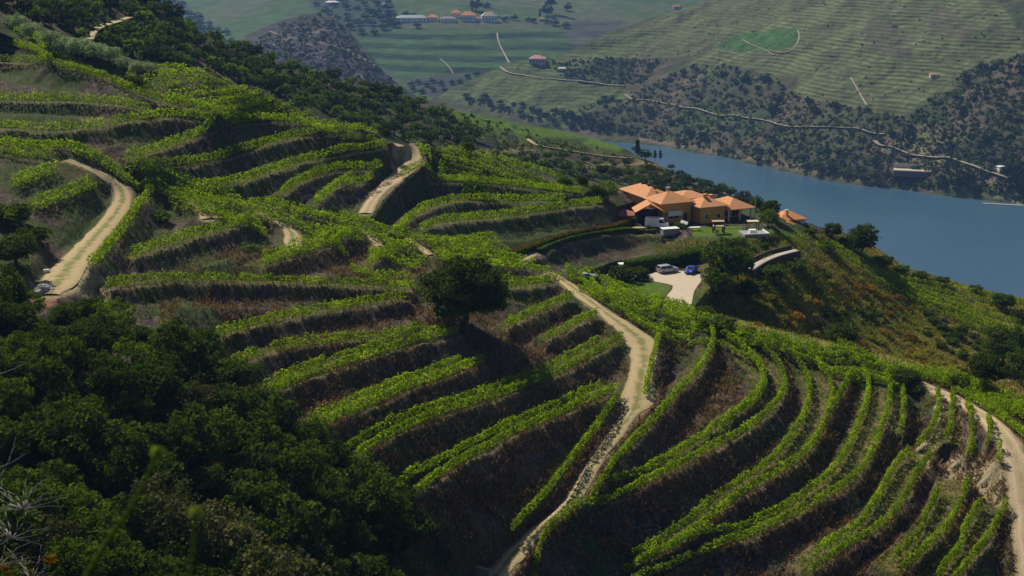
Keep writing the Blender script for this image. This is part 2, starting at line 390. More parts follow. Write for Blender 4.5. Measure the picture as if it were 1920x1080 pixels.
def base_t(px, py):
    t = F1.depth(px, py); z = rays(px, py)[2]
    for poly, z0 in PADS:
        tp = (z0 - H) / z
        d, _, _ = seg_dist(px, py, poly + [poly[0]])
        m = np.where(in_poly(px, py, poly), 1.0, 1 - sstep(0, 20, d))
        t = t * (1 - m) + tp * m
    return t
def base_pt(px, py):
    px = np.asarray(px, float); py = np.asarray(py, float)
    return unproj(px, py, base_t(px, py))

TL = []                                                 # terrace lips in the world
for b, i, n, p in LINES:
    d = densify(p, 10); P = base_pt(d[:, 0], d[:, 1])
    # light smoothing of height along the lip
    for _ in range(6): P[1:-1] = (P[:-2] + 2 * P[1:-1] + P[2:]) / 4
    up = base_pt(d[:, 0] , d[:, 1] - 6)                 # uphill side: the side on which the hill rises
    g = F1.pt(d[:, 0], d[:, 1] - 2) - F1.pt(d[:, 0], d[:, 1] + 2); gx = F1.pt(d[:, 0] + 2, d[:, 1]) - F1.pt(d[:, 0] - 2, d[:, 1])
    det = g[:, 0] * gx[:, 1] - g[:, 1] * gx[:, 0]
    sx = (g[:, 2] * gx[:, 1] - g[:, 1] * gx[:, 2]) / det; sy = (g[:, 0] * gx[:, 2] - g[:, 2] * gx[:, 0]) / det   # slope of the ground
    T = np.gradient(P[:, :2], axis=0); T /= np.linalg.norm(T, axis=1)[:, None] + 1e-9
    N = np.stack([-T[:, 1], T[:, 0]], 1)
    s = np.sign(np.mean(N[:, 0] * sx + N[:, 1] * sy)) or 1.0
    TL.append(dict(b=b, i=i, n=n, P=P, T=T, N=N * s, s=s))
BANK = 0.92
RW = {}
for k, pts in ROADS.items():
    d = densify(pts, 8); P = base_pt(d[:, 0], d[:, 1])
    for _ in range(14): P[1:-1, 2] = (P[:-2, 2] + 2 * P[1:-1, 2] + P[2:, 2]) / 4
    for _ in range(3): P[1:-1] = (P[:-2] + 2 * P[1:-1] + P[2:]) / 4
    RW[k] = (P, d[:, 2])

def shape_ground(X, Y, Z, full=False):
    """terraces and road beds: returns height, nearness to a lip, bench amount, road amount"""
    Z0 = Z.copy(); near = np.full(Z.shape, 1e3); prof = np.full(Z.shape, -1e3); bench = np.zeros(Z.shape); lip = np.zeros(Z.shape)
    for L in TL:
        P = L['P']; R_ = 10.0
        m = (X > P[:, 0].min() - R_) & (X < P[:, 0].max() + R_) & (Y > P[:, 1].min() - R_) & (Y < P[:, 1].max() + R_)
        if not m.any(): continue
        x, y = X[m], Y[m]; q = P[::2] if len(P) > 6 else P
        if not np.array_equal(q[-1], P[-1]): q = np.concatenate([q, P[-1:]])
        d, sd, par = seg_dist(x, y, q)
        zl = np.interp(par, np.arange(len(q)), q[:, 2]); sd = sd * L['s']
        endf = np.minimum(par, len(q) - 1 - par) < 1e-3           # beyond an end of the line: fade
        wob = (fbm(x * 0.5, y * 0.5, 3, 2) - 0.5) * 0.5
        e = d * sd + wob
        W = (1.3 + 1.8 * L['n'] + (.7 if L['b'] == 'fore' and L['n'] == 2 and L['i'] > 2 else 0)) if L['n'] else .8
        pr = np.where(e >= 0, np.where(e < W, zl + 0.04 * e, zl - (e - W) * 3), zl + e * BANK)
        pr = np.where(endf, pr - d * 1.2, pr)
        pr = np.where((d < R_), pr, -1e3)
        a = prof[m]; bn = bench[m]; lp = lip[m]
        up = pr > a
        bn = np.where(up, np.where(endf, 0, sstep(0.3, 0.9, e) * (1 - sstep(W - .6, W, e))), bn)
        lp = np.where(up, np.where(endf, 0, sstep(-0.4, -0.1, e) * (1 - sstep(0.15, 0.5, e))), lp)
        prof[m] = np.maximum(a, pr); bench[m] = bn; lip[m] = lp
        nn = near[m]; near[m] = np.minimum(nn, np.where(endf, d + 3, d))
    low = Z0 - 1.5 * (1 - sstep(5.0, 9.5, near))
    Z = np.maximum(low, prof); on = prof > low
    bench = bench * on; lip = lip * on
    road = np.zeros(Z.shape)
    for k, (P, hw) in RW.items():
        m = (X > P[:, 0].min() - 6) & (X < P[:, 0].max() + 6) & (Y > P[:, 1].min() - 6) & (Y < P[:, 1].max() + 6)
        if not m.any(): continue
        d, sd, par = seg_dist(X[m], Y[m], P); zr = np.interp(par, np.arange(len(P)), P[:, 2]); h = np.interp(par, np.arange(len(P)), hw)
        f = 1 - sstep(0, 1.6, d - h - 0.5)
        z = Z[m]; Z[m] = z * (1 - f) + (zr - .16) * f
        road[m] = np.maximum(road[m], 1 - sstep(-0.1, 0.5, d - h)); bench[m] *= 1 - f; lip[m] *= 1 - f
    if full: return Z, near, bench, lip, road
    return Z
def ground(px, py):
    """points on the finished near hillside under picture positions (approximate sight line on terraces)"""
    px = np.atleast_1d(np.asarray(px, float)); py = np.atleast_1d(np.asarray(py, float))
    P = base_pt(px, py); P[:, 2] = shape_ground(P[:, 0], P[:, 1], P[:, 2]); return P

def sheet(field_pt, sil, xs, vs, bottom, back=((4, -1.5), (14, -6), (35, -18), (80, -42), (160, -85))):
    """picture-resolution grid from a skyline down to `bottom`, closed by a slope falling away behind the skyline"""
    top = sil(xs); PX, V = np.meshgrid(xs, vs); PY = top[None] + (bottom(xs) - top)[None] * V
    P = field_pt(PX, PY); T0 = P[0]; hd = T0[:, :2] / np.linalg.norm(T0[:, :2], axis=1)[:, None]
    rows = []
    for dd, dz in back[::-1]:
        q = T0.copy(); q[:, :2] += hd * dd; q[:, 2] += dz; rows.append(q)
    nb = len(rows); P = np.concatenate([np.array(rows), P], 0)
    PX = np.concatenate([np.repeat(PX[:1], nb, 0), PX]); PY = np.concatenate([np.repeat(PY[:1], nb, 0), PY])
    return P, PX, PY, nb
xs = np.arange(-240, 2161, 2.6)
vs = np.linspace(0, 1, 390) ** 1.12
P, PX, PY, nb = sheet(base_pt, SIL1, xs, vs, lambda x: 1235 + 0 * x)
shp = P.shape[:2]; X, Y, Z = P[..., 0].ravel(), P[..., 1].ravel(), P[..., 2].ravel()
Zf, near, bench, lip, road = shape_ground(X, Y, Z, True)
bk = np.zeros(shp, bool); bk[:nb] = True; bk = bk.ravel()
Zf = np.where(bk, Z, Zf); px, py = PX.ravel(), PY.ravel()
Zf += (fbm(X * 0.35, Y * 0.35, 5, 4) - 0.5) * 0.9 * (1 - np.clip(road + bench, 0, 1)) * (1 - np.array(sum(in_poly(px, py, p_) for p_, _ in PADS)).clip(0, 1)) * (~bk)
# ground colours: where soil, dry grass, green grass, dust lie
def C(*c): return np.array(c)[None]
def mixc(a, b, f): f = np.clip(f, 0, 1)[:, None]; return a * (1 - f) + b * f
n1 = fbm(X * .12, Y * .12, 11); n2 = fbm(X * .9, Y * .9, 12); n3 = fbm(X * .04, Y * .04, 13); n4 = fbm(X * 2.5, Y * 2.5, 21, 3)
soil = mixc(C(.042, .034, .033) + 0 * X[:, None], C(.17, .12, .09), sstep(.38, .7, .4 * n2 + .6 * n4))
soil = mixc(soil, C(.055, .085, .02) * (.6 + .8 * n4[:, None]), sstep(.44, .6, n1 + .08 * (py < 460)) * .85)
soil = mixc(soil, C(.16, .105, .075), sstep(.55, .7, n3) * .5)
colr = soil
gr = mixc(C(.07, .10, .02) + 0 * X[:, None], C(.19, .15, .07), sstep(.4, .65, n2) * .8)
gr2 = mixc(C(.10, .13, .028) + 0 * X[:, None], C(.22, .17, .08), sstep(.42, .58, .5 * n4 + .5 * n2)) * (.65 + .7 * n4[:, None])
colr = mixc(colr, mixc(gr, gr2, sstep(1250, 1400, px) * sstep(600, 660, py)), bench * (1 - .6 * sstep(.5, .7, n1)))
colr = mixc(colr, mixc(C(.27, .205, .11) + 0 * X[:, None], C(.12, .12, .04), sstep(.45, .65, n4)), lip * sstep(.25, .5, n2 * .5 + n4 * .5))
beyond = (py < YC(px)) & (px > 1010)
gl = mixc(C(.15, .18, .035) + 0 * X[:, None], C(.30, .19, .06), sstep(.44, .6, fbm(X * .05, Y * .05, 31)) * sstep(.3, .6, n2))
gl = mixc(gl, C(.34, .22, .11), sstep(.58, .7, fbm(X * .11, Y * .11, 33)) * .7)
colr = mixc(colr, gl, beyond * sstep(3, 8, near) * sstep(1290, 1360, px + 60 * (n2 - .5)) * sstep(440, 480, py + 30 * (n1 - .5)))
crest = np.zeros(len(X)); cz = np.full(len(X), 1e3)
lawns = [[(1296,426),(1390,424),(1400,442),(1300,444)], [(1345,458),(1392,470),(1400,482),(1365,497),(1330,480)], [(1120,528),(1255,530),(1250,552),(1225,565),(1150,545)],
         [(1440,436),(1500,432),(1530,470),(1500,480),(1450,462)]]
def soft(q, w_=7, k=14):
    qx = px + k * (n2 - .5) * 2; qy = py + k * (n4 - .5); d_, _, _ = seg_dist(qx, qy, q + [q[0]]); return np.clip(.5 + np.where(in_poly(qx, qy, q), d_, -d_) / w_, 0, 1)
for i_, q in enumerate(lawns): colr = mixc(colr, C(.10, .17, .02) * (.75 + .5 * n2[:, None]), (soft(q) if i_ != 0 else soft(q, 2, 1)) * beyond)
for q in ([(940,250),(960,470),(1110,600),(1320,650),(1700,740),(2160,900),(2160,800),(1640,660),(1280,575),(1090,510),(1010,480)],
          [(230,300),(430,330),(700,395),(1010,490),(1060,520),(960,530),(700,470),(480,440),(300,390)], [(-240,250),(120,262),(262,345),(240,352),(120,300),(-240,330)],
          [(200,60),(480,130),(760,262),(700,290),(600,235),(400,225),(230,150)], [(800,274),(1120,362),(1090,372),(820,340)], [(90,292),(130,298),(215,345),(180,370),(120,330)]):
    colr = mixc(colr, mixc(gr * .8, soil * .9, .35 + .6 * sstep(.35, .6, n2)), soft(q, 14, 20) * ~beyond * (lip < .3))
tan = C(.44, .36, .22) * (.8 + .4 * n2[:, None])
for q in ([(1735,722),(1760,735),(1752,800),(1722,845),(1745,880),(1790,845),(1850,870),(1905,900),(1905,980),(1860,940),(1790,880),(1740,890),(1770,760)], [(60,520),(110,505),(190,520),(205,545),(130,555),(60,545)], [(740,262),(770,262),(800,300),(790,322),(745,330),(735,322)]):
    d_, _, _ = seg_dist(px, py, q + [q[0]]); colr = mixc(colr, tan, np.where(in_poly(px, py, q), .8, .8 * (1 - sstep(0, 10, d_))) * sstep(.25, .5, n2))
colr = mixc(colr, C(.30, .15, .10) * (.8 + .4 * n2[:, None]), in_poly(px, py, [(60,545),(108,540),(108,568),(82,578),(60,562)]))
colr = mixc(colr, C(.33, .26, .14) * (.7 + .6 * n4[:, None]), road)
faces = grid_faces(shp[1], shp[0])
me = mesh_np('hillside', np.stack([X, Y, Zf], 1), faces, True, {'Col': colr, 'soilf': 1 - np.clip(bench + lip + road, 0, 1)})
n = Nodes('hillside_ground')
c = n.attr('Col'); f1 = n.noise(1.6, 6, .7); f2 = n.noise(7, 4, .7); vo = n.n('ShaderNodeTexVoronoi'); vo.inputs['Scale'].default_value = 1.3; n.l(n.pos(), vo.inputs['Vector'])
k = n.math('MULTIPLY', n.mr(f1, .3, .7, .62, 1.4), n.mr(f2, .3, .7, .7, 1.3))
M_ground = n.done(n.scale(c, k), .95, n.math('ADD', n.math('MULTIPLY', f1, 1.0), n.math('MULTIPLY', f2, .5)), .9, .5, .1)
struct(link('hillside', me, M_ground))

# dirt roads as sheets laid on their beds
def ribbon(name, P, hw, mat, lift=.06, nc=9, cols=None):
    T = np.gradient(P[:, :2], axis=0); T /= np.linalg.norm(T, axis=1)[:, None] + 1e-9; N = np.stack([-T[:, 1], T[:, 0]], 1)
    u = np.linspace(-1, 1, nc); V = np.zeros((len(P), nc, 3)); rg = np.random.default_rng(5)
    edge = 1 + .7 * (fbm(np.arange(len(P)) * .35, np.zeros(len(P)), 9, 3) - .5)[:, None]
    V[..., :2] = P[:, None, :2] + N[:, None] * (u[None] * hw[:, None] * edge)[..., None]
    V[..., 2] = P[:, 2:3] + lift - .16 * (np.abs(u) ** 3)[None] + .03 * (1 - u ** 2)[None]
    me = mesh_np(name, V.reshape(-1, 3), grid_faces(nc, len(P)), True, {'u': np.tile(np.abs(u), len(P))})
    return struct(link(name, me, mat))
n = Nodes('dusty_track'); u = n.attr('u', 'Fac'); f = n.noise(.8, 5, .65); g = n.noise(5, 4, .7)
c = n.mix(n.mr(n.math('ADD', u, n.math('MULTIPLY', n.math('SUBTRACT', f, .5), 1.6)), .05, .45, .9, 0), (.43, .33, .19), (.17, .18, .06))
c = n.mix(n.mr(n.math('ADD', u, n.math('MULTIPLY', n.math('SUBTRACT', f, .5), .6)), .75, 1.0, 0, 1), c, (.30, .26, .13))
M_track = n.done(n.scale(c, n.mr(g, .3, .7, .8, 1.2)), .95, g, .4, .1, .1)
n = Nodes('pale_dust'); f = n.noise(.8, 5, .65); g = n.noise(5, 4, .7)
u = n.attr('u', 'Fac'); h2 = n.noise(.35, 5, .7)
c = n.mix(f, (.36, .27, .165), (.50, .40, .26))
c = n.mix(n.mr(n.math('ADD', u, n.math('MULTIPLY', n.math('SUBTRACT', h2, .5), 1.4)), .0, .25, .55, 0), c, (.27, .24, .11))
c = n.mix(n.mr(n.math('ABSOLUTE', n.math('SUBTRACT', u, .5)), .0, .16, .5, 0), c, (.60, .48, .32))
c = n.mix(n.mr(n.math('ADD', u, n.math('MULTIPLY', n.math('SUBTRACT', h2, .5), .9)), .72, .95, 0, .85), c, (.24, .20, .10))
M_dust = n.done(n.scale(c, n.mr(g, .3, .7, .75, 1.2)), .95, g, .6, .1, .1)
for k, (P, hw) in RW.items(): ribbon(k.strip(), P, hw, M_dust if k in ('edge_road', 'house_road', 'hilltop_track') else M_track, .08)
q = np.array(PARK, float); dn = densify(q, 7); V = on_plane(dn[:, 0], dn[:, 1], PZ + .05)
b_ = MB(); b_.add(V, [tuple(range(len(V)))]); 
n = Nodes('car_park_gravel'); f = n.noise(.5, 5, .65); g = n.noise(6, 4, .7)
M_gravel = n.done(n.scale(n.mix(f, (.44, .36, .27), (.60, .51, .40)), n.mr(g, .3, .7, .88, 1.1)), .95, g, .3, .1, .1)
struct(b_.build('car_park', M_gravel))
# ------------------------------------------------------------------ leaves
def leaf_quads(C_, N_, size, rng, jitter=.8):
    """quads centred at C_, facing roughly along N_"""
    n = len(C_); D = N_ + rng.normal(0, jitter, (n, 3)); D /= np.linalg.norm(D, axis=1)[:, None] + 1e-9
    A = np.cross(D, rng.normal(0, 1, (n, 3))); A /= np.linalg.norm(A, axis=1)[:, None] + 1e-9; B = np.cross(D, A)
    s = (size * rng.uniform(.65, 1.35, n))[:, None]; A = A * s * .5; B = B * s * .5 * rng.uniform(.6, 1, n)[:, None]
    V = np.stack([C_ - A * .9 - B * .5, C_ + A * .2 - B, C_ + A, C_ - A * .1 + B], 1).reshape(-1, 3)
    return V, np.arange(n * 4).reshape(n, 4)
M_vine = leaf_mat('vine_leaves', (.175, .28, .009), .5, .14)
M_wood = plain('weathered_post', (.16, .13, .10), .9)
def vine_row(P, N, rng, dens=30, label='', group='', seed=0, hgt=1.5, wid=.8):
    """P: line on the ground, N: sideways direction"""
    seg = np.linalg.norm(np.diff(P, axis=0), axis=1); s = np.concatenate([[0], np.cumsum(seg)]); L = s[-1]
    if L < 3: return
    gap = 1.15; np_ = int(L / gap); pc = (np.arange(np_) + .5) * gap + rng.normal(0, .12, np_); vig = np.clip(.75 + .5 * fbm(pc * .3, pc * 0 + seed, seed, 3) + rng.normal(0, .13, np_), .35, 1.5); vig[rng.random(np_) < .05] = .25
    k = rng.integers(0, np_, int(L * dens)); k = k[rng.random(len(k)) < vig[k]]; cnt = len(k); pv_ = vig[k]
    u = np.clip(pc[k] + rng.normal(0, .36, cnt), 0, L)
    c = np.stack([np.interp(u, s, P[:, j]) for j in range(3)], 1); nn = np.stack([np.interp(u, s, N[:, j]) for j in range(2)], 1)
    q = rng.normal(0, 1, (cnt, 2)); q /= np.linalg.norm(q, axis=1)[:, None]; rr = np.sqrt(rng.uniform(.3, 1, cnt))
    hh = hgt * (.62 + .36 * pv_); mid = .45 + (hh - .45) * .5; edge = np.exp(-((u - pc[k]) / .55) ** 2)
    off = q[:, 0] * rr * wid * .5 * (.7 + .4 * pv_) * (.6 + .4 * edge); zz = mid + q[:, 1] * rr * (hh - .45) * .5 * (.65 + .35 * edge)
    lean = (fbm(u * .35, u * 0 + 9.1, seed + 2, 2) - .5) * .4
    c[:, :2] += nn * (off + lean)[:, None]; c[:, 2] += zz
    shoots = rng.random(cnt) < .06; c[shoots, 2] += rng.uniform(.1, .5, shoots.sum())
    nrm = np.concatenate([nn * q[:, :1], q[:, 1:2] + .25], 1)
    V, Fq = leaf_quads(c, nrm, .30, rng)
    tint = np.repeat(np.clip(.4 * rng.random(cnt) + .35 * rng.random(np_)[k] + .25 * fbm(u * .3, off * 2 + 5, seed + 1, 2), 0, 1), 4)
    m = len(P) // 2; org = P[m]
    root = empty('vine_row', org, 0, label, 'vine row', group)
    me = mesh_np('foliage', V - org, Fq, False, {'tint': tint}); link('foliage', me, M_vine, root)
    ks = np.arange(.6, L - .2, 1.25); kk = np.stack([ks - .05, ks + .05], 1).ravel(); m_ = len(kk)   # stems joined by the training wire
    p = np.stack([np.interp(kk, s, P[:, j]) for j in range(3)], 1) - org
    V = np.concatenate([p + [0, 0, .72], p + [0, 0, .66], p + [0, 0, -.3]]); a = np.arange(m_ - 1); e = np.arange(0, m_, 2)
    link('trellis', mesh_np('trellis', V, np.concatenate([np.stack([a, a + 1, a + 1 + m_, a + m_], 1), np.stack([e + m_, e + 1 + m_, e + 1 + 2 * m_, e + 2 * m_], 1)])), M_wood, root)
    return root
ORD = ['first', 'second', 'third', 'fourth', 'fifth', 'sixth', 'seventh', 'eighth', 'ninth', 'tenth', 'eleventh', 'twelfth', 'thirteenth', 'fourteenth', 'fifteenth', 'sixteenth', 'seventeenth', 'eighteenth', 'nineteenth', 'twentieth', 'twenty first', 'twenty second', 'twenty third', 'twenty fourth', 'twenty fifth']
WHERE = {'fore': ('curving foreground terrace from the right', 'vine rows on the foreground terraces'),
         'short': ('short hooked row group between the fanned terraces and the right hand road', 'short vine rows by the right hand road'),
         'oak': ('terrace near the lone oak, counted upwards', 'vine rows on the terraces around the lone oak'),
         'mid': ('terrace on the middle slope between the bending tracks', 'vine rows on the middle slope'),
         'up': ('terrace high on the slope at the left edge', 'vine rows high on the left slope')}
rng = np.random.default_rng(7)
for qi, L in enumerate(TL):
    P, N, T = L['P'], L['N'], L['T']
    for r in range(L['n']):
        o = .42 + r * 2.2 + .0
        ov = np.full(len(P), o) if (r == 0 or L['b'] != 'fore') else o - .1 + 1.3 * sstep(.35, .6, np.linspace(0, 1, len(P))) * (1 - sstep(.9, 1, np.linspace(0, 1, len(P))))
        Q = P.copy(); Q[:, :2] += N * ov[:, None]; Q[:, 2] += .04 * o
        for _ in range(2): Q[1:-1] = (Q[:-2] + 2 * Q[1:-1] + Q[2:]) / 4
        zg = shape_ground(Q[:, 0], Q[:, 1], Q[:, 2] - 1.0); Q[:, 2] = np.maximum(Q[:, 2], zg)
        if r == 1 and len(Q) > 12:                       # the second row starts and stops a little short
            a = 22 if (L['b'] == 'fore' and L['i'] == 5) else int(rng.integers(0, 3)); Q = Q[a:len(Q) - int(rng.integers(1, 4))]; Nn = N[a:a + len(Q)]
        else: Nn = N
        where, grp = WHERE[L['b']]
        side = ('' if L['n'] == 1 else ('outer ' if r == 0 else 'inner '))
        dist = float(np.median(Q[:, 1])); dens = float(np.interp(dist, [170, 230, 350], [74, 68, 70]))
        lab = f"{side}leafy vine row on the {ORD[L['i']]} {where}" if L['b'] != 'short' else f"{ORD[L['i']]} short vine row by the right hand road, from the left"
        vine_row(Q, Nn, rng, dens, lab, grp, seed=qi * 3 + r, hgt=1.95 if L['b'] not in ('mid', 'up') else 2.3, wid=.8 if L['b'] not in ('mid', 'up') else 1.4)
def crest_rows(lines, where, grp, dens, hgt=1.45, wid=.9):
    for i, p in enumerate(lines):
        d = densify(p, 9); Q = ground(d[:, 0], d[:, 1])
        for _ in range(5): Q[1:-1, 2] = (Q[:-2, 2] + 2 * Q[1:-1, 2] + Q[2:, 2]) / 4
        T = np.gradient(Q[:, :2], axis=0); T /= np.linalg.norm(T, axis=1)[:, None] + 1e-9; N = np.stack([-T[:, 1], T[:, 0]], 1)
        vine_row(Q, N, rng, dens, f"{ORD[i]} {where}", grp, seed=200 + i, hgt=hgt, wid=wid)
def shifted(L, dx, dy): return [[(x + dx, y + dy) for x, y in p] for p in L]
C_CREST += shifted(C_CREST[:4], 0, 8) + [[(1180, 600), (1240, 630), (1290, 645)], [(1290, 640), (1360, 660), (1420, 690)], [(1480, 668), (1560, 700), (1620, 720)]]
C_NOSE2 = shifted(C_NOSE[4:19], 6, 10)
C_TOP2 = shifted(C_TOP[:11], 14, 7)
C_WEDGE2 = shifted(C_WEDGE[1:5], 0, 7)
crest_rows(C_CREST, 'of the parallel vine rows along the long crest', 'vine rows along the long crest', 52, 1.6, .85)
crest_rows(C_NOSE, 'of the dense vine rows on the ridge left of the oak', 'vine rows on the rounded ridge', 60, 2.0, 1.3)
crest_rows(C_TOP, 'short slanting vine row under the wooded ridge, from the top', 'short vine rows under the wooded ridge', 44, 1.8, 1.2)
crest_rows(C_WEDGE, 'vine row in the wedge right of the hilltop track', 'vine rows in the wedge by the house', 54, 1.9, 1.4)
crest_rows(C_NOSE2, 'of the in-between vine rows on the ridge left of the oak', 'vine rows on the rounded ridge', 50, 1.9, 1.2)
crest_rows(C_TOP2, 'in-between slanting vine row under the wooded ridge, from the top', 'short vine rows under the wooded ridge', 24, 1.5, 1.3)
crest_rows(C_WEDGE2, 'in-between vine row in the wedge right of the hilltop track', 'vine rows in the wedge by the house', 40, 1.8, 1.2)
# second spur beyond the gully
SPUR = [[(1560 + 24 * k, 462 + 9.6 * k), (1640 + 24 * k, 500 + 9.6 * k), (1740 + 22 * k, 543 + 8.6 * k), (1840 + 20 * k, 578 + 8 * k)] for k in range(0)]
SPUR = [[(1530 + a, 452 + b), (1620 + a, 505 + b), (1720 + a, 560 + b), (1840 + a, 612 + b), (1980 + a, 660 + b)] for a, b in ((0, 10), (14, 8), (30, 8), (48, 8))] + \
       [[(1640, 520), (1740, 536), (1850, 556), (1960, 580)], [(1650, 530), (1750, 548), (1860, 570), (1970, 596)], [(1670, 541), (1760, 560), (1870, 585), (1980, 612)], [(1690, 552), (1780, 574), (1880, 600), (1990, 632)], [(1720, 566), (1800, 590), (1890, 618), (1990, 650)]]
crest_rows(SPUR, 'vine row on the far spur between orange scrub and river', 'vine rows on the spur above the river', 40, 1.5, 1.3)
# ------------------------------------------------------------------ trees and shrubs
def crown_np(rng, clusters, per, size, rx=1.0, rz=.8, lump=.34, cone=0.0, hollow=.25):
    """leaf quads in many lumps over an uneven crown about 2 units wide, its centre at the origin"""
    d = rng.normal(0, 1, (clusters, 3)); d /= np.linalg.norm(d, axis=1)[:, None]
    r = rng.uniform(hollow, 1, clusters) ** .45 * (.72 + .36 * rng.random(clusters))
    c = d * r[:, None] * [rx, rx, rz]; lr = lump * rng.uniform(.6, 1.35, clusters)
    if cone: c[:, :2] *= (1 - cone * (c[:, 2:3] / rz * .5 + .5))
    low = c[:, 2] < -.45 * rz; c[low, 2] *= .6
    q = rng.normal(0, 1, (clusters, per, 3)); q /= np.linalg.norm(q, axis=2)[..., None]; q[..., 2] = np.where(q[..., 2] < -.3, -q[..., 2], q[..., 2])
    P = c[:, None] + q * lr[:, None, None] * rng.uniform(.55, 1.1, (clusters, per, 1)) * [1, 1, .8]
    tone = np.repeat(rng.random(clusters), per) * .6 + rng.random(clusters * per) * .4
    V, Fq = leaf_quads(P.reshape(-1, 3), q.reshape(-1, 3), size, rng, .55)
    return V, Fq, np.repeat(tone, 4), c
def trunk_mb(rng, h, r, limbs, c, top=.1, b=None):
    b = b or MB(); p = Vector((0, 0, -h - .12)); n = 5; q = p
    for k in range(n):
        z = -h + (h + top) * (k + 1) / n; e = Vector((rng.normal(0, .03), rng.normal(0, .03), z)); b.cyl(q, e, r * (1.25 - .17 * k), r * (1.25 - .17 * (k + 1)), 8); q = e
    for k in range(limbs):
        t = Vector(c[int(rng.integers(len(c)))]) * .8; s = Vector((0, 0, -h * .45 + rng.uniform(0, .4) * h)); m = (s + t) / 2 + Vector((0, 0, -.05))
        b.cyl(s, m, r * .5, r * .3, 6); b.cyl(m, t, r * .3, r * .1, 5)
    return b
M_bark = plain('bark', (.075, .058, .045), .95, .25, 4)
LM = {k: leaf_mat('leaves_' + k, c, tr, vr) for k, c, tr, vr in (
    ('dark_green', (.050, .090, .012), .35, .3), ('oak', (.045, .078, .014), .3, .2), ('olive', (.085, .10, .045), .2, .2), ('fresh_green', (.08, .14, .018), .35, .25),
    ('grey_green', (.24, .34, .27), .2, .08), ('far_green', (.040, .062, .022), .15, .4), ('far_dark', (.03, .05, .022), .12, .35), ('rust', (.19, .12, .03), .3, .3), ('yellow_green', (.17, .19, .03), .35, .25), ('conifer', (.025, .045, .018), .1, .2))}
PROTO = {}
def proto(key, kind, mat, clusters, per, size, h=.9, r=.07, limbs=5, seed=1, single=False, **kw):
    rg = np.random.default_rng(seed); V, Fq, tn, c = crown_np(rg, clusters, per, size, **kw)
    b = trunk_mb(rg, h, r, limbs, c); cm = mesh_np('crown', V, Fq, False, {'tint': tn}); cm.materials.append(LM[mat])
    if single:
        n0 = len(V); V2 = np.array(b.v); f4 = [f for f in b.f if len(f) == 4]
        cm = mesh_np(kind, np.concatenate([V, V2]), np.concatenate([Fq, np.array(f4) + n0]), False, {'tint': np.concatenate([tn, np.zeros(len(V2))])})
        cm.materials.append(LM[mat]); cm.materials.append(M_bark)
        mi = np.zeros(len(cm.polygons), np.int32); mi[len(Fq):] = 1; cm.polygons.foreach_set('material_index', mi); PROTO[key] = (kind, cm, None, h); return
    tm = b.mesh('trunk'); tm.materials.append(M_bark); PROTO[key] = (kind, cm, tm, h)
for k in range(3): proto(f'wood{k}', 'broadleaf_tree', ('dark_green', 'dark_green', 'oak')[k], 120, 46, .105, seed=20 + k, rz=(.85, 1.05, .75)[k], lump=.27)
proto('wood3', 'broadleaf_tree', 'fresh_green', 100, 40, .095, seed=27, rz=.9, lump=.25, hollow=.5)
proto('wood4', 'broadleaf_tree', 'olive', 110, 40, .09, seed=28, rz=.85, lump=.25)
proto('grey', 'olive_tree', 'grey_green', 80, 36, .11, seed=31, rz=.72, lump=.3, h=.75, r=.09)
for k in range(3): proto(f'ridge{k}', 'broadleaf_tree', ('dark_green', 'far_green', 'fresh_green')[k], 34, 16, .24, seed=40 + k, single=True, limbs=2, rz=.8)
for k in range(3): proto(f'far{k}', 'shrub_tree', ('far_green', 'far_dark', 'olive')[k], 26, 10, .30, seed=50 + k, single=True, limbs=0, h=.7, rz=.75)
proto('bush', 'shrub', 'fresh_green', 40, 22, .2, seed=60, h=.35, r=.05, limbs=3, rz=.6, single=True)
proto('bush_dark', 'shrub', 'dark_green', 44, 22, .2, seed=61, h=.4, r=.05, limbs=3, rz=.7, single=True)
proto('bush_rust', 'shrub', 'rust', 30, 18, .2, seed=62, h=.3, r=.05, limbs=3, rz=.5, single=True)
proto('bush_yellow', 'shrub', 'yellow_green', 34, 18, .2, seed=63, h=.3, r=.05, limbs=3, rz=.55, single=True)
proto('cypress', 'conifer_tree', 'conifer', 60, 22, .22, seed=64, h=1.9, r=.09, limbs=0, rx=.8, rz=2.0, cone=.8, lump=.3, single=True)
def plant(key, base, width, rg, label, cat, group=None, tall=1.0, name=None):
    kind, cm, tm, h = PROTO[key]; s = width / 2; sz = s * tall; rz = rg.uniform(0, 6.28)
    loc = (float(base[0]), float(base[1]), float(base[2]) + h * sz)
    if tm is None:
        o = bpy.data.objects.new(name or kind, cm); COL.objects.link(o); o.location = loc; o.rotation_euler = (0, 0, rz); o.scale = (s, s, sz); tag(o, label, cat, group); return o
    e = empty(name or kind, loc, rz, label, cat, group); e.scale = (s, s, sz)
    for nm, me in (('crown', cm), ('trunk', tm)):
        o = bpy.data.objects.new(nm, me); COL.objects.link(o); o.parent = e
    return e
def scatter(poly, rg, spacing, limit=400, tries=6000):
    """points at least spacing(px,py) pixels apart inside a polygon"""
    a = np.array(poly, float); out = []
    for _ in range(tries):
        x = rg.uniform(a[:, 0].min(), a[:, 0].max()); y = rg.uniform(a[:, 1].min(), a[:, 1].max())
        if not in_poly(np.array(x), np.array(y), poly): continue
        s = spacing(x, y)
        if all((x - u) ** 2 + (1.6 * (y - v)) ** 2 > s * s for u, v in out): out.append((x, y))
        if len(out) >= limit: break
    return sorted(out, key=lambda p: p[1])
pxm = lambda t: t / F                                   # metres for one picture unit at depth t
rg = np.random.default_rng(11)
WOODP = [(-120,560),(0,548),(60,572),(110,585),(190,585),(245,610),(330,628),(410,655),(425,690),(480,735),(520,770),(575,805),(590,840),(655,872),(740,905),(770,960),(775,1020),(790,1150),(-120,1150)]
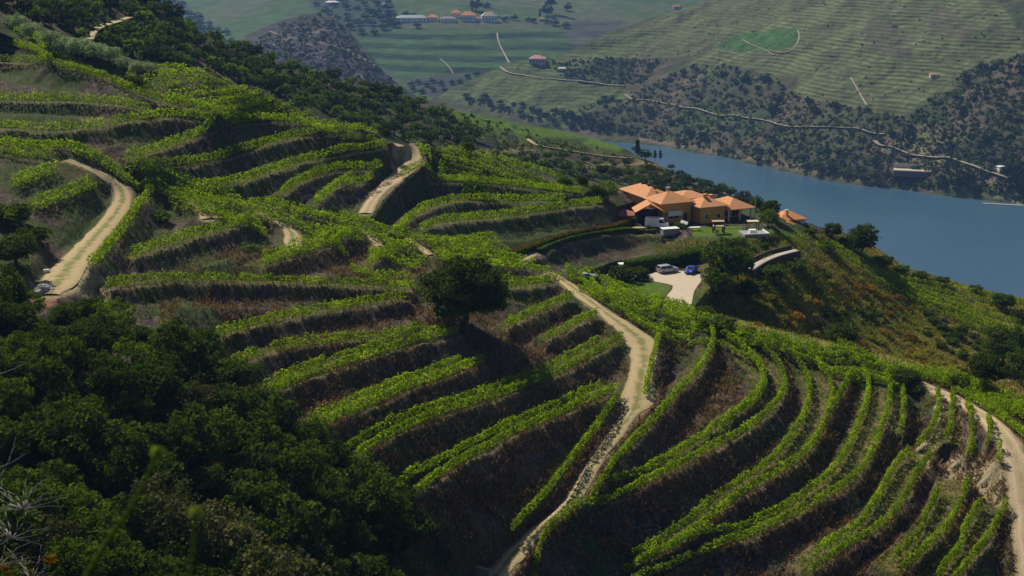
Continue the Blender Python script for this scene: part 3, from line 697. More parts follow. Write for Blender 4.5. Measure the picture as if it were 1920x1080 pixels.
sp = lambda x, y: np.interp(y, [560, 750, 1080], [42, 58, 84]) * (.8 if x > 600 else 1)
for i, (x, y) in enumerate(scatter(WOODP, rg, sp, 170)):
    wpx = sp(x, y) * rg.uniform(1.2, 2.2); t = float(base_t(x, y + wpx * .3)); P = ground(x, y + wpx * .32)[0]
    q = rg.random(); key = 'wood0' if q < .34 else 'wood1' if q < .6 else 'wood2' if q < .8 else 'wood3' if q < .9 else 'wood4'
    kinds = {'wood0': 'dark green round crowned tree in the dense wood at lower left', 'wood1': 'tall dark green tree in the dense wood at lower left', 'wood2': 'broad low dark oak in the dense wood at lower left',
             'wood3': 'fresh green tree with lighter leaves in the dense wood at lower left', 'wood4': 'olive green tree in the dense wood at lower left'}
    plant(key, P, wpx * pxm(t), rg, kinds[key], 'tree', 'trees of the dense wood', rg.uniform(.85, 1.2))
# the lone oak
rq = np.random.default_rng(77); V, Fq, tn, c = crown_np(rq, 280, 85, .062, rz=.82, lump=.2, hollow=.15)
B0 = ground(868, 613)[0]; T0 = 224 * pxm(1); Wd = 166 * float(base_t(868, 612)) / F
e = empty('oak_tree', (B0[0] + .5, B0[1], B0[2]), 0, 'large lone round dark oak standing among the terraces in the middle', 'tree')
sc = Wd / 2; V = V * sc; V[:, 2] += sc * .90
link('crown', mesh_np('crown', V, Fq, False, {'tint': tn}), LM['oak'], e)
b = trunk_mb(rq, .8, .065, 14, c); b.v = [(x * sc, y * sc, (z + .86) * sc - .3) for x, y, z in b.v]; b.build('trunk', M_bark, e)
# pale olives at the top left
for i, (x, y, s_) in enumerate([(28,62,44),(62,78,40),(95,92,38),(122,96,42),(148,108,48),(178,118,44),(206,124,40),(232,134,30),(258,140,30),(283,142,24)]):
    P = ground(x, y - 6)[0]; plant('grey', P, 1.15 * s_ * pxm(float(base_t(x, y - 6))), rg, f'pale grey green olive tree, {ORD[i] if i else "first"} from the left in the row at the top left'.replace('nearest', 'first'), 'olive tree', 'pale olive trees in a row')
# single shrubs and trees on the near hillside and round the house
LONE = [('bush_dark',890,362,60,'dark bushy tree beside the vine rows above the red hedge',1.1),('bush',820,290,18,'small round bush at the top of the wedge vineyard',1),('wood0',878,288,26,'small dark tree on the skyline right of the hilltop track',1),
 ('wood0',725,252,18,'small dark tree on the skyline left of the hilltop track',1.2),('bush_dark',250,155,50,'dark round bush below the pale olives',1),('bush_dark',905,440,34,'pale tipped bush at the foot of the stone bank',1),
 ('bush_dark',1165,528,60,'dark glossy bush in front of the car park, left half',.9),('bush_dark',1200,522,44,'dark glossy bush in front of the car park, right half',.9),
 ('wood0',1362,535,98,'large dark tree at the right end of the car park',1.0),('wood1',1345,560,60,'dark tree below the large tree by the car park',1),('wood2',1400,560,50,'dark green tree under the curved stone path',.8),
 ('bush',1322,590,34,'green bush at the foot of the car park tree',.9),('bush_dark',1345,626,70,'low dark bush on the gully edge behind the crest vines',.7),('bush_dark',1410,640,60,'low dark bush right of another on the gully edge',.6),
 ('wood2',1575,650,60,'dark tree in the gully behind the crest vines',.8),('bush_dark',1610,662,40,'small dark tree right beside the gully tree',.9),('wood2',1700,720,60,'dark tree near the right end of the gully',.8),
 ('wood0',1880,690,90,'big dark tree at the right edge of the gully',1.0),('wood2',1850,725,80,'broad dark tree in front of the big tree at the right edge',.9),('wood0',1925,720,80,'dark tree cut by the right picture edge',1.0),('bush_dark',1800,722,50,'dark bush at the right end of the gully',.9),
 ('wood0',1615,480,58,'tall round tree standing over the river shore',1.2),('bush_dark',1655,500,40,'smaller round tree right of the tall tree over the river',1),('bush',1550,470,36,'light green bush left of the tall tree over the river',1),
 ('bush_dark',1690,512,34,'dark shrub on the river edge of the spur',.8),('bush_dark',1725,522,34,'second dark shrub on the river edge of the spur',.7),('bush_dark',1765,532,34,'third dark shrub on the river edge of the spur',.7),('bush_dark',1830,545,30,'small shrub on the river edge of the spur',.6),
 ('wood0',1880,580,44,'dark tree on the shore end of the spur',.8),('bush_dark',1910,600,40,'dark shrub beside the shore end tree',.9),('bush_dark',1520,440,26,'dark bush in front of the orange roofed cottage',.9),
 ('wood0',1560,445,34,'dark tree just right of the orange roofed cottage',.9),('bush_dark',1590,462,36,'dark bush on the shore slope left of the tall tree',.9),
 ('wood0',1443,410,40,'round dark tree behind the mast and the deck',1.0),('wood3',1440,425,36,'light green tree between the mast and the orange cottage',1.0),('wood1',1418,396,26,'dark tree behind the right roof of the big house',1.2),
 ('bush_dark',1345,468,24,'clipped umbrella shaped tree below the lawn',.9),('bush_dark',1385,458,30,'dark bush in the garden under the deck',.8),('bush',1410,468,26,'green bush above the curved stone path',.8),('bush_dark',1432,465,24,'dark bush above the curved stone path',.8),
 ('wood3',1140,375,40,'bright green tree left of the big house',1.0),('wood0',1120,372,36,'dark green tree left of the bright tree beside the house',1.1),('wood0',1060,345,30,'dark tree on the skyline above the wedge vineyard',1.0),('wood0',1090,350,26,'small dark tree on the skyline left of the house',1.0),
 ('bush',1273,428,22,'green shrub between the van and the orange wall',1.0),('bush_dark',1450,520,60,'dark shrub under the curved stone path',.7),('bush_dark',1490,505,50,'dark shrub at the bend of the stone path',.7),
 ('bush_dark',20,420,90,'dark shrub on the bank left of the bending track',.8),('bush_dark',60,455,70,'second dark shrub on the bank left of the bending track',.8),('wood2',30,500,90,'dark oak just above the wood at the left edge',.8),
 ('bush',300,400,40,'soft green bush in the hollow right of the bending track',1.0),('bush',470,455,34,'green bush on the dark bank below the grassy strip',.7),('bush',570,935,0,'',1)]
for key, x, y, wpx, lab, tall in LONE:
    if wpx: plant(key, ground(x, y)[0], wpx * pxm(float(base_t(x, y))), rg, lab, 'shrub' if 'bush' in key else 'tree', None, tall)
# gully scrub: separate shrubs
GULLY = [(1345,606),(1395,565),(1430,520),(1520,490),(1600,520),(1720,575),(1840,640),(1860,680),(1780,700),(1640,655),(1480,630)]
gk = {'bush_rust': 'rusty orange dry shrub on the gully slope', 'bush_yellow': 'yellow green broom shrub on the gully slope', 'bush_dark': 'dark green shrub on the gully slope'}
for x, y in scatter(GULLY, rg, lambda x, y: 19, 190):
    q = fbm(np.array([x * .012]), np.array([y * .02]), 4, 2)[0] + rg.uniform(-.15, .15); key = 'bush_rust' if q > .63 else 'bush_yellow' if q > .42 else 'bush_dark'
    plant(key, ground(x, y)[0], rg.uniform(9, 24) * pxm(370), rg, gk[key], 'shrub', 'scrub of the gully slope', rg.uniform(.6, 1))
# dry brush on the banks: countless tufts
M_dry = leaf_mat('dry_brush', (.17, .12, .085), .2, .1)
def tufts(name, label, pxr, cond, cnt, mat, hs, rg, blades=3, bench=False):
    x = rg.uniform(pxr[0], pxr[2], cnt); y = rg.uniform(pxr[1], pxr[3], cnt); m = cond(x, y) & (y > SIL1(x))
    for p_, _ in PADS: m &= seg_dist(x, y, p_ + [p_[0]])[0] > 6; m &= ~in_poly(x, y, p_)
    x, y = x[m], y[m]
    P = base_pt(x, y); Z, nr, bn, lp, rd = shape_ground(P[:, 0], P[:, 1], P[:, 2].copy(), True); P[:, 2] = Z
    k = (rd < .1) & ((bn > .5) if bench else (bn < .3)); P = P[k]; n_ = len(P)
    h = hs * rg.uniform(.5, 1.6, (n_, 1, 1)); a = rg.normal(0, 1, (n_, blades, 2)); a /= np.linalg.norm(a, axis=2)[..., None]
    base = np.repeat(P[:, None], blades, 1); base[..., :2] += a * .1; tip = base.copy(); tip[..., :2] += a * h * .55; tip[..., 2] += (h * rg.uniform(.5, 1, (n_, blades, 1)))[..., 0]
    s = np.stack([-a[..., 1], a[..., 0], 0 * a[..., 0]], -1) * h * .16
    V = np.stack([base - s * .6, base + s * .6, tip + s * .5, tip - s * .4], 2).reshape(-1, 3)
    o = link(name, mesh_np(name, V, np.arange(len(V)).reshape(-1, 4), False, {'tint': np.repeat(rg.random(n_ * blades), 4)}), mat); o['label'] = label; o['kind'] = 'stuff'; return o
patch = lambda x, y: fbm(x * .02, y * .03, 8) > .42
tufts('dry_brush', 'brownish dry brush covering the terrace banks', (0, 350, 1920, 1100), lambda x, y: patch(x, y) & ~((px_beyond(x, y))), 90000, M_dry, .42, rg) if False else None
pb = lambda x, y: (y < YC(x)) & (x > 1010)
tufts('dry_brush', 'brownish dry brush covering the terrace banks', (300, 450, 1930, 1100), lambda x, y: patch(x, y) & ~pb(x, y), 110000, M_dry, .45, rg)
tufts('weeds', 'green weeds scattered over the terrace banks', (0, 60, 1930, 1100), lambda x, y: (fbm(x * .015, y * .02, 18) > .56) & ~pb(x, y), 40000, LM['fresh_green'], .4, rg)
tufts('gully_grass', 'rust and yellow dry grass covering the gully slope', (1230, 440, 1930, 740), lambda x, y: pb(x, y) & (fbm(x * .02, y * .03, 28) > .42), 12000, LM['rust'], .4, rg)
tufts('gully_grass', 'yellow green grass covering the gully slope', (1230, 440, 1930, 740), lambda x, y: pb(x, y), 40000, LM['yellow_green'], .45, rg)
tufts('bench_grass', 'short grass growing between the vine rows', (150, 80, 1930, 1100), lambda x, y: ~pb(x, y), 150000, LM['yellow_green'], .28, rg, 3, True)
# loose stones on the banks
x = rg.uniform(150, 1930, 60000); y = rg.uniform(120, 1100, 60000); m = (y > SIL1(x) + 5) & ~pb(x, y) & (fbm(x * .03, y * .04, 48) > .5); x, y = x[m], y[m]
P = base_pt(x, y); Z, nr, bn, lp, rd = shape_ground(P[:, 0], P[:, 1], P[:, 2].copy(), True); P[:, 2] = Z; P = P[(bn < .3)]; n_ = len(P)
oc = np.array([(1, 0, 0), (0, 1, 0), (-1, 0, 0), (0, -1, 0), (0, 0, 1), (0, 0, -1)], float); V = P[:, None] + oc[None] * (rg.uniform(.05, .22, (n_, 1, 1)) * rg.uniform(.6, 1.3, (n_, 6, 1)))
f = np.array([(0, 1, 4), (1, 2, 4), (2, 3, 4), (3, 0, 4), (1, 0, 5), (2, 1, 5), (3, 2, 5), (0, 3, 5)])
o = link('loose_stones', mesh_np('loose_stones', V.reshape(-1, 3), (np.arange(n_)[:, None, None] * 6 + f[None]).reshape(-1, 3)), plain('schist_stone', (.17, .145, .13), .9, .3, .6)); o['kind'] = 'stuff'; o['label'] = 'loose schist stones lying on the banks'
# ------------------------------------------------------------------ the big house, its yard and the cars
def pt_z(px, py, z=None): return on_plane(px, py, HZ if z is None else z)
def roof_mat(name, a, b):
    n = Nodes(name); f = n.noise(1.2, 5, .7, n.obj()); wv = n.n('ShaderNodeTexWave', wave_type='BANDS', bands_direction='X'); wv.inputs['Scale'].default_value = 4.5; wv.inputs['Distortion'].default_value = .4; n.l(n.obj(), wv.inputs[0])
    return n.done(n.scale(n.mix(n.mr(f, .3, .7, 0, 1), a, b), n.mr(wv.outputs[0], 0, 1, .88, 1.06)), .85, wv.outputs[0], .5, .06, .2)
M_tile = roof_mat('clay_tiles', (.58, .26, .11), (.74, .38, .19)); M_tile2 = roof_mat('orange_tiles', (.72, .25, .08), (.85, .36, .14)); M_tile3 = roof_mat('red_tiles', (.42, .16, .10), (.55, .24, .15))
M_ochre = plain('ochre_render', (.62, .31, .075), .9, .06, .8); M_white = plain('white_paint', (.78, .78, .76), .6, .04, 1.5); M_glass = plain('dark_glass', (.02, .025, .03), .12, .1, 1, .5)
M_stone = plain('schist_wall', (.16, .12, .095), .95, .3, 2.5, bump=.8); M_darkwood = plain('dark_timber', (.05, .035, .03), .8, .2); M_slat = plain('pale_timber', (.62, .50, .33), .8, .1)
M_grey = plain('grey_roof', (.30, .28, .30), .8, .1); M_cream = plain('cream_render', (.62, .55, .44), .9, .08, .5); M_pink = plain('pink_render', (.55, .38, .36), .9, .08, .5)
M_metal = plain('galvanised_metal', (.45, .47, .5), .4, .1, 2, .5, .6); M_pave = plain('pale_paving', (.50, .43, .37), .9, .15, 1.5); M_rubber = plain('tyre_rubber', (.02, .02, .02), .8, .1)
O = pt_z(1295, 415); hs = empty('house', O, R(24), 'large ochre house with several salmon tiled hip roofs above the car park', 'house')
def block(x0, x1, y0, y1, h, rise, roofm=M_tile, wallm=M_ochre, parent=hs, name='wall', oh=.7, gable=False, base=-3):
    MB().box(x0, x1, y0, y1, base, h - .1).build(name, wallm, parent)
    r = MB(); (r.gable if gable else r.hip)(x0, x1, y0, y1, h, rise, oh); return r.build('roof', roofm, parent)
def window(parent, x0, x1, z0, z1, y, frame=M_white, side=-1):
    f = MB(); w_ = .08; f.box(x0, x1, y - .05, y + .03, z0, z0 + w_).box(x0, x1, y - .05, y + .03, z1 - w_, z1).box(x0, x0 + w_, y - .05, y + .03, z0 + w_, z1 - w_).box(x1 - w_, x1, y - .05, y + .03, z0 + w_, z1 - w_)
    f.box((x0 + x1) / 2 - .03, (x0 + x1) / 2 + .03, y - .04, y + .03, z0 + w_, z1 - w_); fo = f.build('window', frame, parent)
    MB().box(x0 + w_, x1 - w_, y - .02, y + .02, z0 + w_, z1 - w_).build('pane', M_glass, fo); return fo
rA = block(-7.9, 0, 0, 7, 4.9, 2.0)
rW = block(-7.6, -1.0, 7.9, 20, 4.8, 1.8, oh=.6)
rK = block(-0.4, 6.6, 3.9, 11, 4.7, 1.2, oh=.5)
rB = block(0.6, 7.2, -3.4, 3.2, 4.0, 1.7)
MB().box(7.6, 14.0, 0, 5, -3, 3.0).build('wall', M_ochre, hs); rC = MB().hip(7.6, 14.4, -4.2, 5, 3.0, 1.9, .6).build('roof', M_tile, hs)
for x_ in (8.0, 11, 14.0): MB().box(x_ - .15, x_ + .15, -4.0, -3.7, -1, 2.8).build('column', M_cream, hs)
for x_, y_, pr, z_ in ((3.4, -.4, rB, 5.2), (6.0, 1.2, rB, 4.6), (-2.9, 6.0, rA, 6.2)):
    ch = MB().box(x_ - .35, x_ + .35, y_ - .35, y_ + .35, z_ - 1, z_ + 1.0).box(x_ - .5, x_ + .5, y_ - .5, y_ + .5, z_ + 1.0, z_ + 1.15).build('chimney', M_tile if pr is rB else M_grey, pr)
for y_ in (9.5, 12.5, 15.5): MB().box(-4.55, -4.05, y_, y_ + .45, 6.3, 7.15).build('roof_vent', M_darkwood, rW)
window(hs, -6.2, -3.2, 1.0, 2.6, -.03); window(hs, 1.6, 2.8, .9, 2.2, -3.43); window(hs, 4.8, 6.0, .9, 2.2, -3.43); window(hs, 8.4, 10.2, .2, 2.3, -.03); window(hs, 11.2, 13.2, .2, 2.3, -.03)
MB().box(-6.6, -2.8, -.9, -.05, 2.9, 3.0).box(-6.6, -2.8, -.95, -.85, 1.9, 3.0).build('awning', M_white, hs)
MB().box(-2.0, -1.0, -.06, .02, 0, 2.1).build('door', M_darkwood, hs)
# sheds to the left
s1 = empty('carport', pt_z(1218, 424), R(4), 'small gabled tiled carport left of the big house behind the white van', 'carport')
rd = MB().gable(-3.0, 3.0, 0, 4.5, 3.4, 1.9).build('roof', M_tile, s1); MB().box(-2.9, 2.9, 3.6, 4.4, -2, 3.3).build('wall', M_darkwood, s1)
for x_ in (-2.8, 2.8): MB().box(x_ - .12, x_ + .12, .1, .34, -2, 3.3).build('post', M_darkwood, s1)
s2 = empty('shed', pt_z(1172, 415), R(14), 'low shed with a faded red tiled roof left of the carport', 'shed')
MB().hip(-2.6, 2.8, 0, 4.6, 1.4, 1.1, .4).build('roof', M_tile3, s2); MB().box(-2.4, 2.6, .2, 4.4, -3, 1.3).build('wall', M_stone, s2)
s3 = empty('shed', pt_z(1146, 400), R(10), 'low shed with a flat grey roof at the left end of the buildings', 'shed')
MB().gable(-2.4, 2.4, 0, 4.5, 1.5, .7, .3).build('roof', M_grey, s3); MB().box(-2.2, 2.2, .2, 4.3, -3, 1.4).build('wall', M_stone, s3)
# vehicles
def paint(name, col, met=0.0): return plain(name, col, .28, .02, 1, .5, met)
def car(name, loc, rz, prof, width, glass, mat, label, cat, wheels, wr, roof_in=.14):
    root = empty(name, loc, rz, label, cat); n_ = len(prof); vs = []
    zmax = max(p[1] for p in prof); belt = .95 if zmax < 2 else 1.15
    for y_ in (-1, 1):
        for x, z in prof:
            inn = roof_in * max(0, (z - belt) / (zmax - belt)); vs.append((x, y_ * (width / 2 - inn), z))
    me = MB().add(vs, [tuple(range(n_)), tuple(range(2 * n_ - 1, n_ - 1, -1))] + [(i, i + n_, (i + 1) % n_ + n_, (i + 1) % n_) for i in range(n_)])
    body = me.build('body', mat, root); bv = body.modifiers.new('b', 'BEVEL'); bv.width = .06; bv.segments = 2; bv.limit_method = 'ANGLE'
    for x in wheels:
        for y_ in (-1, 1):
            wl = MB().cyl((x, y_ * (width / 2 - .2), wr), (x, y_ * (width / 2 + .01), wr), wr, n=16).build('wheel', M_rubber, root)
            MB().cyl((x, y_ * (width / 2 - .02), wr), (x, y_ * (width / 2 + .03), wr), wr * .55, n=12).build('rim', M_metal, wl)
    for kind, q in glass:
        if kind == 's':
            for y_ in (-1, 1):
                b = MB(); f_ = lambda z: (width / 2 - roof_in * max(0, (z - belt) / (zmax - belt)) + .012)
                b.add([(x, y_ * f_(z), z) for x, z in q] + [(x, y_ * (f_(z) - .03), z) for x, z in q], [tuple(range(4)), (7, 6, 5, 4)] + [(i, (i + 1) % 4, (i + 1) % 4 + 4, i + 4) for i in range(4)]); b.build('side_window', M_glass, root)
        else:
            (xa, za), (xb, zb) = q; nx, nz = zb - za, -(xb - xa); L_ = math.hypot(nx, nz); sgn = 1 if kind == 'f' else -1; nx, nz = sgn * abs(nx) / L_ * .015, abs(nz) / L_ * .015
            wa, wb = width / 2 - .16, width / 2 - roof_in - .1
            MB().add([(xa + nx, -wa, za + nz), (xa + nx, wa, za + nz), (xb + nx, wb, zb + nz), (xb + nx, -wb, zb + nz), (xa - nx, -wa, za - nz), (xa - nx, wa, za - nz), (xb - nx, wb, zb - nz), (xb - nx, -wb, zb - nz)],
                     [(0, 1, 2, 3), (7, 6, 5, 4), (0, 4, 5, 1), (1, 5, 6, 2), (2, 6, 7, 3), (3, 7, 4, 0)]).build('windscreen' if kind == 'f' else 'rear_window', M_glass, root)
    xf = max(p[0] for p in prof); xr = min(p[0] for p in prof)
    for y_ in (-1, 1):
        MB().box(xf - .1, xf + .02, y_ * (width / 2 - .35) - .15, y_ * (width / 2 - .35) + .15, .62, .78).build('headlight', M_white, root)
        MB().box(xr - .02, xr + .06, y_ * (width / 2 - .2) - .1, y_ * (width / 2 - .2) + .1, .75, 1.0).build('tail_light', paint('tail_red', (.4, .02, .02)) if 'tail_red' not in bpy.data.materials else bpy.data.materials['tail_red'], root)
    return root
P_estate = [(-2.2,.3),(2.2,.3),(2.28,.6),(2.15,.85),(1.15,1.02),(.45,1.52),(.1,1.58),(-1.9,1.55),(-2.22,1.0),(-2.28,.6)]
car('estate_car', on_plane(1251, 510, PZ + .05), R(24), P_estate, 1.8, [('s', [(.95,1.0),(.4,1.44),(-.6,1.47),(-.6,1.0)]), ('s', [(-.68,1.0),(-.68,1.47),(-1.8,1.44),(-2.0,1.02)]), ('f', [(1.12,1.05),(.5,1.48)]), ('r', [(-2.2,1.05),(-1.94,1.5)])], paint('silver_paint', (.45, .47, .52), .3),
    'silver estate car parked in the hedge shade, left of the blue car', 'car', (-1.4, 1.4), .32)
P_coupe = [(-2.0,.3),(2.0,.3),(2.08,.55),(1.9,.78),(.95,.92),(.3,1.3),(-.2,1.36),(-.9,1.28),(-1.75,.95),(-2.05,.8),(-2.08,.55)]
car('small_car', on_plane(1296, 511, PZ + .05), R(245), P_coupe, 1.72, [('s', [(.75,.9),(.25,1.22),(-.75,1.2),(-1.1,.95)]), ('f', [(.92,.95),(.35,1.27)]), ('r', [(-1.6,1.0),(-.95,1.27)])], paint('blue_paint', (.03, .07, .42), .2),
    'small bright blue car parked right of the silver car', 'car', (-1.25, 1.25), .3)
P_van = [(-2.7,.35),(2.7,.35),(2.78,.8),(2.6,1.15),(1.95,1.4),(1.45,2.3),(1.2,2.4),(-2.68,2.45),(-2.75,1.0)]
car('delivery_van', pt_z(1232, 427), R(-14), P_van, 2.0, [('s', [(1.85,1.35),(1.4,2.1),(.6,2.1),(.6,1.35)]), ('f', [(1.97,1.42),(1.5,2.22)])], paint('white_vehicle_paint', (.78, .80, .84)), 'white panel van parked behind the low hedge beside the house', 'van', (-1.8, 1.8), .36, .1)
car('small_car', on_plane(1098, 524, PZ + 4.0), R(20), P_coupe, 1.72, [('s', [(.75,.9),(.25,1.22),(-.75,1.2),(-1.1,.95)]), ('r', [(-1.6,1.0),(-.95,1.27)])], paint('grey_vehicle_paint', (.35, .38, .42), .3), 'grey car barely showing above the crest vines left of the car park', 'car', (-1.25, 1.25), .3)
# yard furniture
b = MB(); c1 = empty('storage_container', pt_z(1256, 434), R(16), 'low flat topped white container beside the van', 'container'); b.box(-1.9, 1.9, -.8, 1.1, -.8, .7).build('body', M_grey, c1); MB().box(-2.0, 2.0, -.9, 1.2, .7, .82).build('lid', M_white, c1)
c2 = empty('sun_shade', pt_z(1280, 430), R(30), 'white shade panel tilted steeply beside the orange wall', 'sun shade'); bb = MB().box(-.35, .35, -1.1, 1.1, -.04, .04).build('panel', M_white, c2); bb.location = (.4, 0, 1.6); bb.rotation_euler = (R(10), R(-62), 0); MB().cyl((0, 0, -1), (0.2, 0, 1.7), .06).build('post', M_metal, c2)
c3 = empty('garden_table', pt_z(1302, 432), R(8), 'long white garden table at the left end of the lawn', 'table'); MB().box(-1.3, 1.3, -.5, .5, .72, .79).build('table_top', M_white, c3)
for x_ in (-1.15, 1.15):
    for y_ in (-.4, .4): MB().box(x_ - .04, x_ + .04, y_ - .04, y_ + .04, -.2, .72).build('leg', M_metal, c3)
pg = empty('pergola', pt_z(1347, 437), R(3), 'small pergola on the lawn with two pale slatted tops on dark posts', 'pergola')
for x_ in (-1.1, 1.1):
    for y_ in (-.9, .9): MB().box(x_ - .14, x_ + .14, y_ - .14, y_ + .14, -.3, 2.3).build('post', M_darkwood, pg)
for y_, z_ in ((-.7, 1.75), (.7, 2.55)):
    b = MB(); 
    for k in range(5): b.box(-1.4, 1.4, y_ - .55 + k * .24, y_ - .55 + k * .24 + .2, z_ + .02 * k, z_ + .02 * k + .1)
    b.box(-1.35, -1.25, y_ - .6, y_ + .6, z_ - .08, z_ + .05).box(1.25, 1.35, y_ - .6, y_ + .6, z_ - .08, z_ + .05).build('slatted_top', M_slat, pg)
fl_ = empty('flower_tub', pt_z(1343, 441), 0, 'white tub of yellow flowers under the pergola', 'planter'); MB().cyl((0, 0, -.3), (0, 0, .55), .3, .42, 12).build('tub', M_white, fl_); V, Fq, tn, c = crown_np(np.random.default_rng(3), 12, 14, .5, lump=.5); V = V * .5 + [0, 0, .8]; link('flowers', mesh_np('flowers', V, Fq, False, {'tint': tn}), LM['yellow_green'], fl_)
dk = empty('raised_deck', pt_z(1419, 444), R(10), 'white edged raised deck with a sloping white parapet right of the lawn', 'deck')
MB().box(-2.8, 2.8, 0, 4.6, -3, .5).build('base', M_grey, dk); MB().box(-2.9, 2.9, -.1, .15, .5, .75).box(2.7, 2.95, .15, 4.7, .5, .78).box(-1.2, .4, 1.2, 2.4, .5, 1.3).build('parapet', M_white, dk)
sh = empty('gazebo', pt_z(1411, 432), R(6), 'flat topped dark gazebo beside the raised deck', 'gazebo'); MB().box(-1.3, 1.3, -.9, .9, 2.1, 2.25).build('top', M_slat, sh)
for x_ in (-1.15, 1.15):
    for y_ in (-.8, .8): MB().box(x_ - .06, x_ + .06, y_ - .06, y_ + .06, -.4, 2.1).build('post', M_darkwood, sh)
ms = empty('mast', pt_z(1415, 415), 0, 'tall slim grey mast right of the big house', 'mast'); MB().cyl((0, 0, -1), (0, 0, 6.6), .13, .07, 8).build('pole', M_metal, ms); MB().box(-.35, .35, -.05, .05, 6.0, 6.1).box(-.05, .05, -.05, .05, 6.1, 6.9).build('antenna', M_metal, ms)
fn = empty('fence', pt_z(1378, 428), R(0), 'low pale fence along the right end of the lawn', 'fence')
for k in range(9): MB().box(-3 + .75 * k - .04, -3 + .75 * k + .04, -.04, .04, -.4, 1.0).build('post', M_slat, fn)
MB().box(-3, 3, -.03, .03, .85, .93).box(-3, 3, -.03, .03, .4, .46).build('rail', M_slat, fn)
# hedges
def hedge(name, pts, z, w_, h, mat, label, topmat=None, dens=150, size=.28, level=True):
    d = densify(pts, 8); P = on_plane(d[:, 0], d[:, 1], z) if z is not None else ground(d[:, 0], d[:, 1])
    for _ in range(4): P[1:-1] = (P[:-2] + 2 * P[1:-1] + P[2:]) / 4
    T = np.gradient(P[:, :2], axis=0); T /= np.linalg.norm(T, axis=1)[:, None]; N = np.stack([-T[:, 1], T[:, 0]], 1); s = np.concatenate([[0], np.cumsum(np.linalg.norm(np.diff(P, axis=0), axis=1))])
    r_ = np.random.default_rng(int(abs(P[0, 0]) * 10) + 3); cnt = int(s[-1] * dens); u = r_.uniform(0, s[-1], cnt); per = r_.uniform(0, 2 * h + w_, cnt)
    off = np.where(per < h, -w_ / 2, np.where(per > h + w_, w_ / 2, per - h - w_ / 2)); zz = np.where(per < h, per, np.where(per > h + w_, 2 * h + w_ - per, h)); nz = ((per >= h) & (per <= h + w_)).astype(float)
    c = np.stack([np.interp(u, s, P[:, k]) for k in range(3)], 1); nn = np.stack([np.interp(u, s, N[:, k]) for k in range(2)], 1); wob = (fbm(u * .8, off * 3, 5, 3) - .5) * .35
    c[:, :2] += nn * (off * (1 + wob))[:, None]; c[:, 2] += zz * (1 + wob * .5); nrm = np.concatenate([nn * (np.sign(off) * (1 - nz))[:, None], nz[:, None]], 1)
    V, Fq = leaf_quads(c, nrm, size, r_, .5); org = P[len(P) // 2]; e_ = empty(name, org, 0, label, 'hedge')
    link('foliage', mesh_np('foliage', V - org, Fq, False, {'tint': np.repeat(r_.random(cnt), 4)}), mat, e_)
    # woody core
    C_ = []
    for sx_, sz_ in ((-.8, 0), (-.8, .86), (.8, .86), (.8, 0)):
        q = P.copy() - org; q[:, :2] += N * w_ / 2 * sx_; q[:, 2] += h * sz_ - (.4 if sz_ == 0 else 0); C_.append(q)
    V = np.stack(C_, 1).reshape(-1, 3); n_ = len(P); f = [(i * 4 + a, i * 4 + a + 1, i * 4 + a + 5, i * 4 + a + 4) for i in range(n_ - 1) for a in range(3)] + [(0, 1, 2, 3), (n_ * 4 - 4, n_ * 4 - 3, n_ * 4 - 2, n_ * 4 - 1)]
    link('branches', mesh_np('branches', V, f), mat, e_)
    if topmat:
        m = (nz > 0) & (r_.random(cnt) < .6); V, Fq = leaf_quads(c[m] + [0, 0, .15], nrm[m], size, r_, .7); link('new_shoots', mesh_np('new_shoots', V - org, Fq, False, {'tint': np.repeat(r_.random(m.sum()), 4)}), topmat, e_)
    return e_
LM['red_shoots'] = leaf_mat('red_shoots', (.12, .06, .018), .3, .1); LM['hedge'] = leaf_mat('hedge_leaves', (.06, .115, .014), .3, .1)
hedge('hedge', [(948,484),(985,474),(1040,456),(1100,441),(1150,428),(1188,420)], None, 1.3, 1.5, LM['hedge'], 'long hedge with reddish new shoots along the road to the house', LM['red_shoots'])
hedge('hedge', [(1010,474),(1050,459),(1100,446),(1150,437),(1228,432)], None, 1.0, 1.0, LM['fresh_green'], 'bright green low hedge on the bank edge below the house road')
hedge('hedge', [(1174,507),(1215,500),(1270,492),(1326,478)], PZ + .5, 2.2, 2.0, LM['hedge'], 'clipped bright topped hedge above the parked cars')
hedge('hedge', [(1285,454),(1330,456),(1396,455)], HZ - 2.0, 1.6, 1.6, LM['dark_green'], 'dark clipped hedge along the front of the lawn')
hedge('hedge', [(1240,462),(1290,466),(1320,466)], HZ - 3.0, 2.0, 1.8, LM['dark_green'], 'dark shrubby hedge between the lawn and the clipped hedge')
hedge('hedge', [(1130,486),(1180,478),(1230,470)], HZ - 3.6, 1.0, .8, LM['fresh_green'], 'loose green hedge on the dark bank left of the clipped hedge', dens=50)
M_schist = plain('dark_schist', (.075, .058, .05), .95, .3, 2.5, bump=.8)
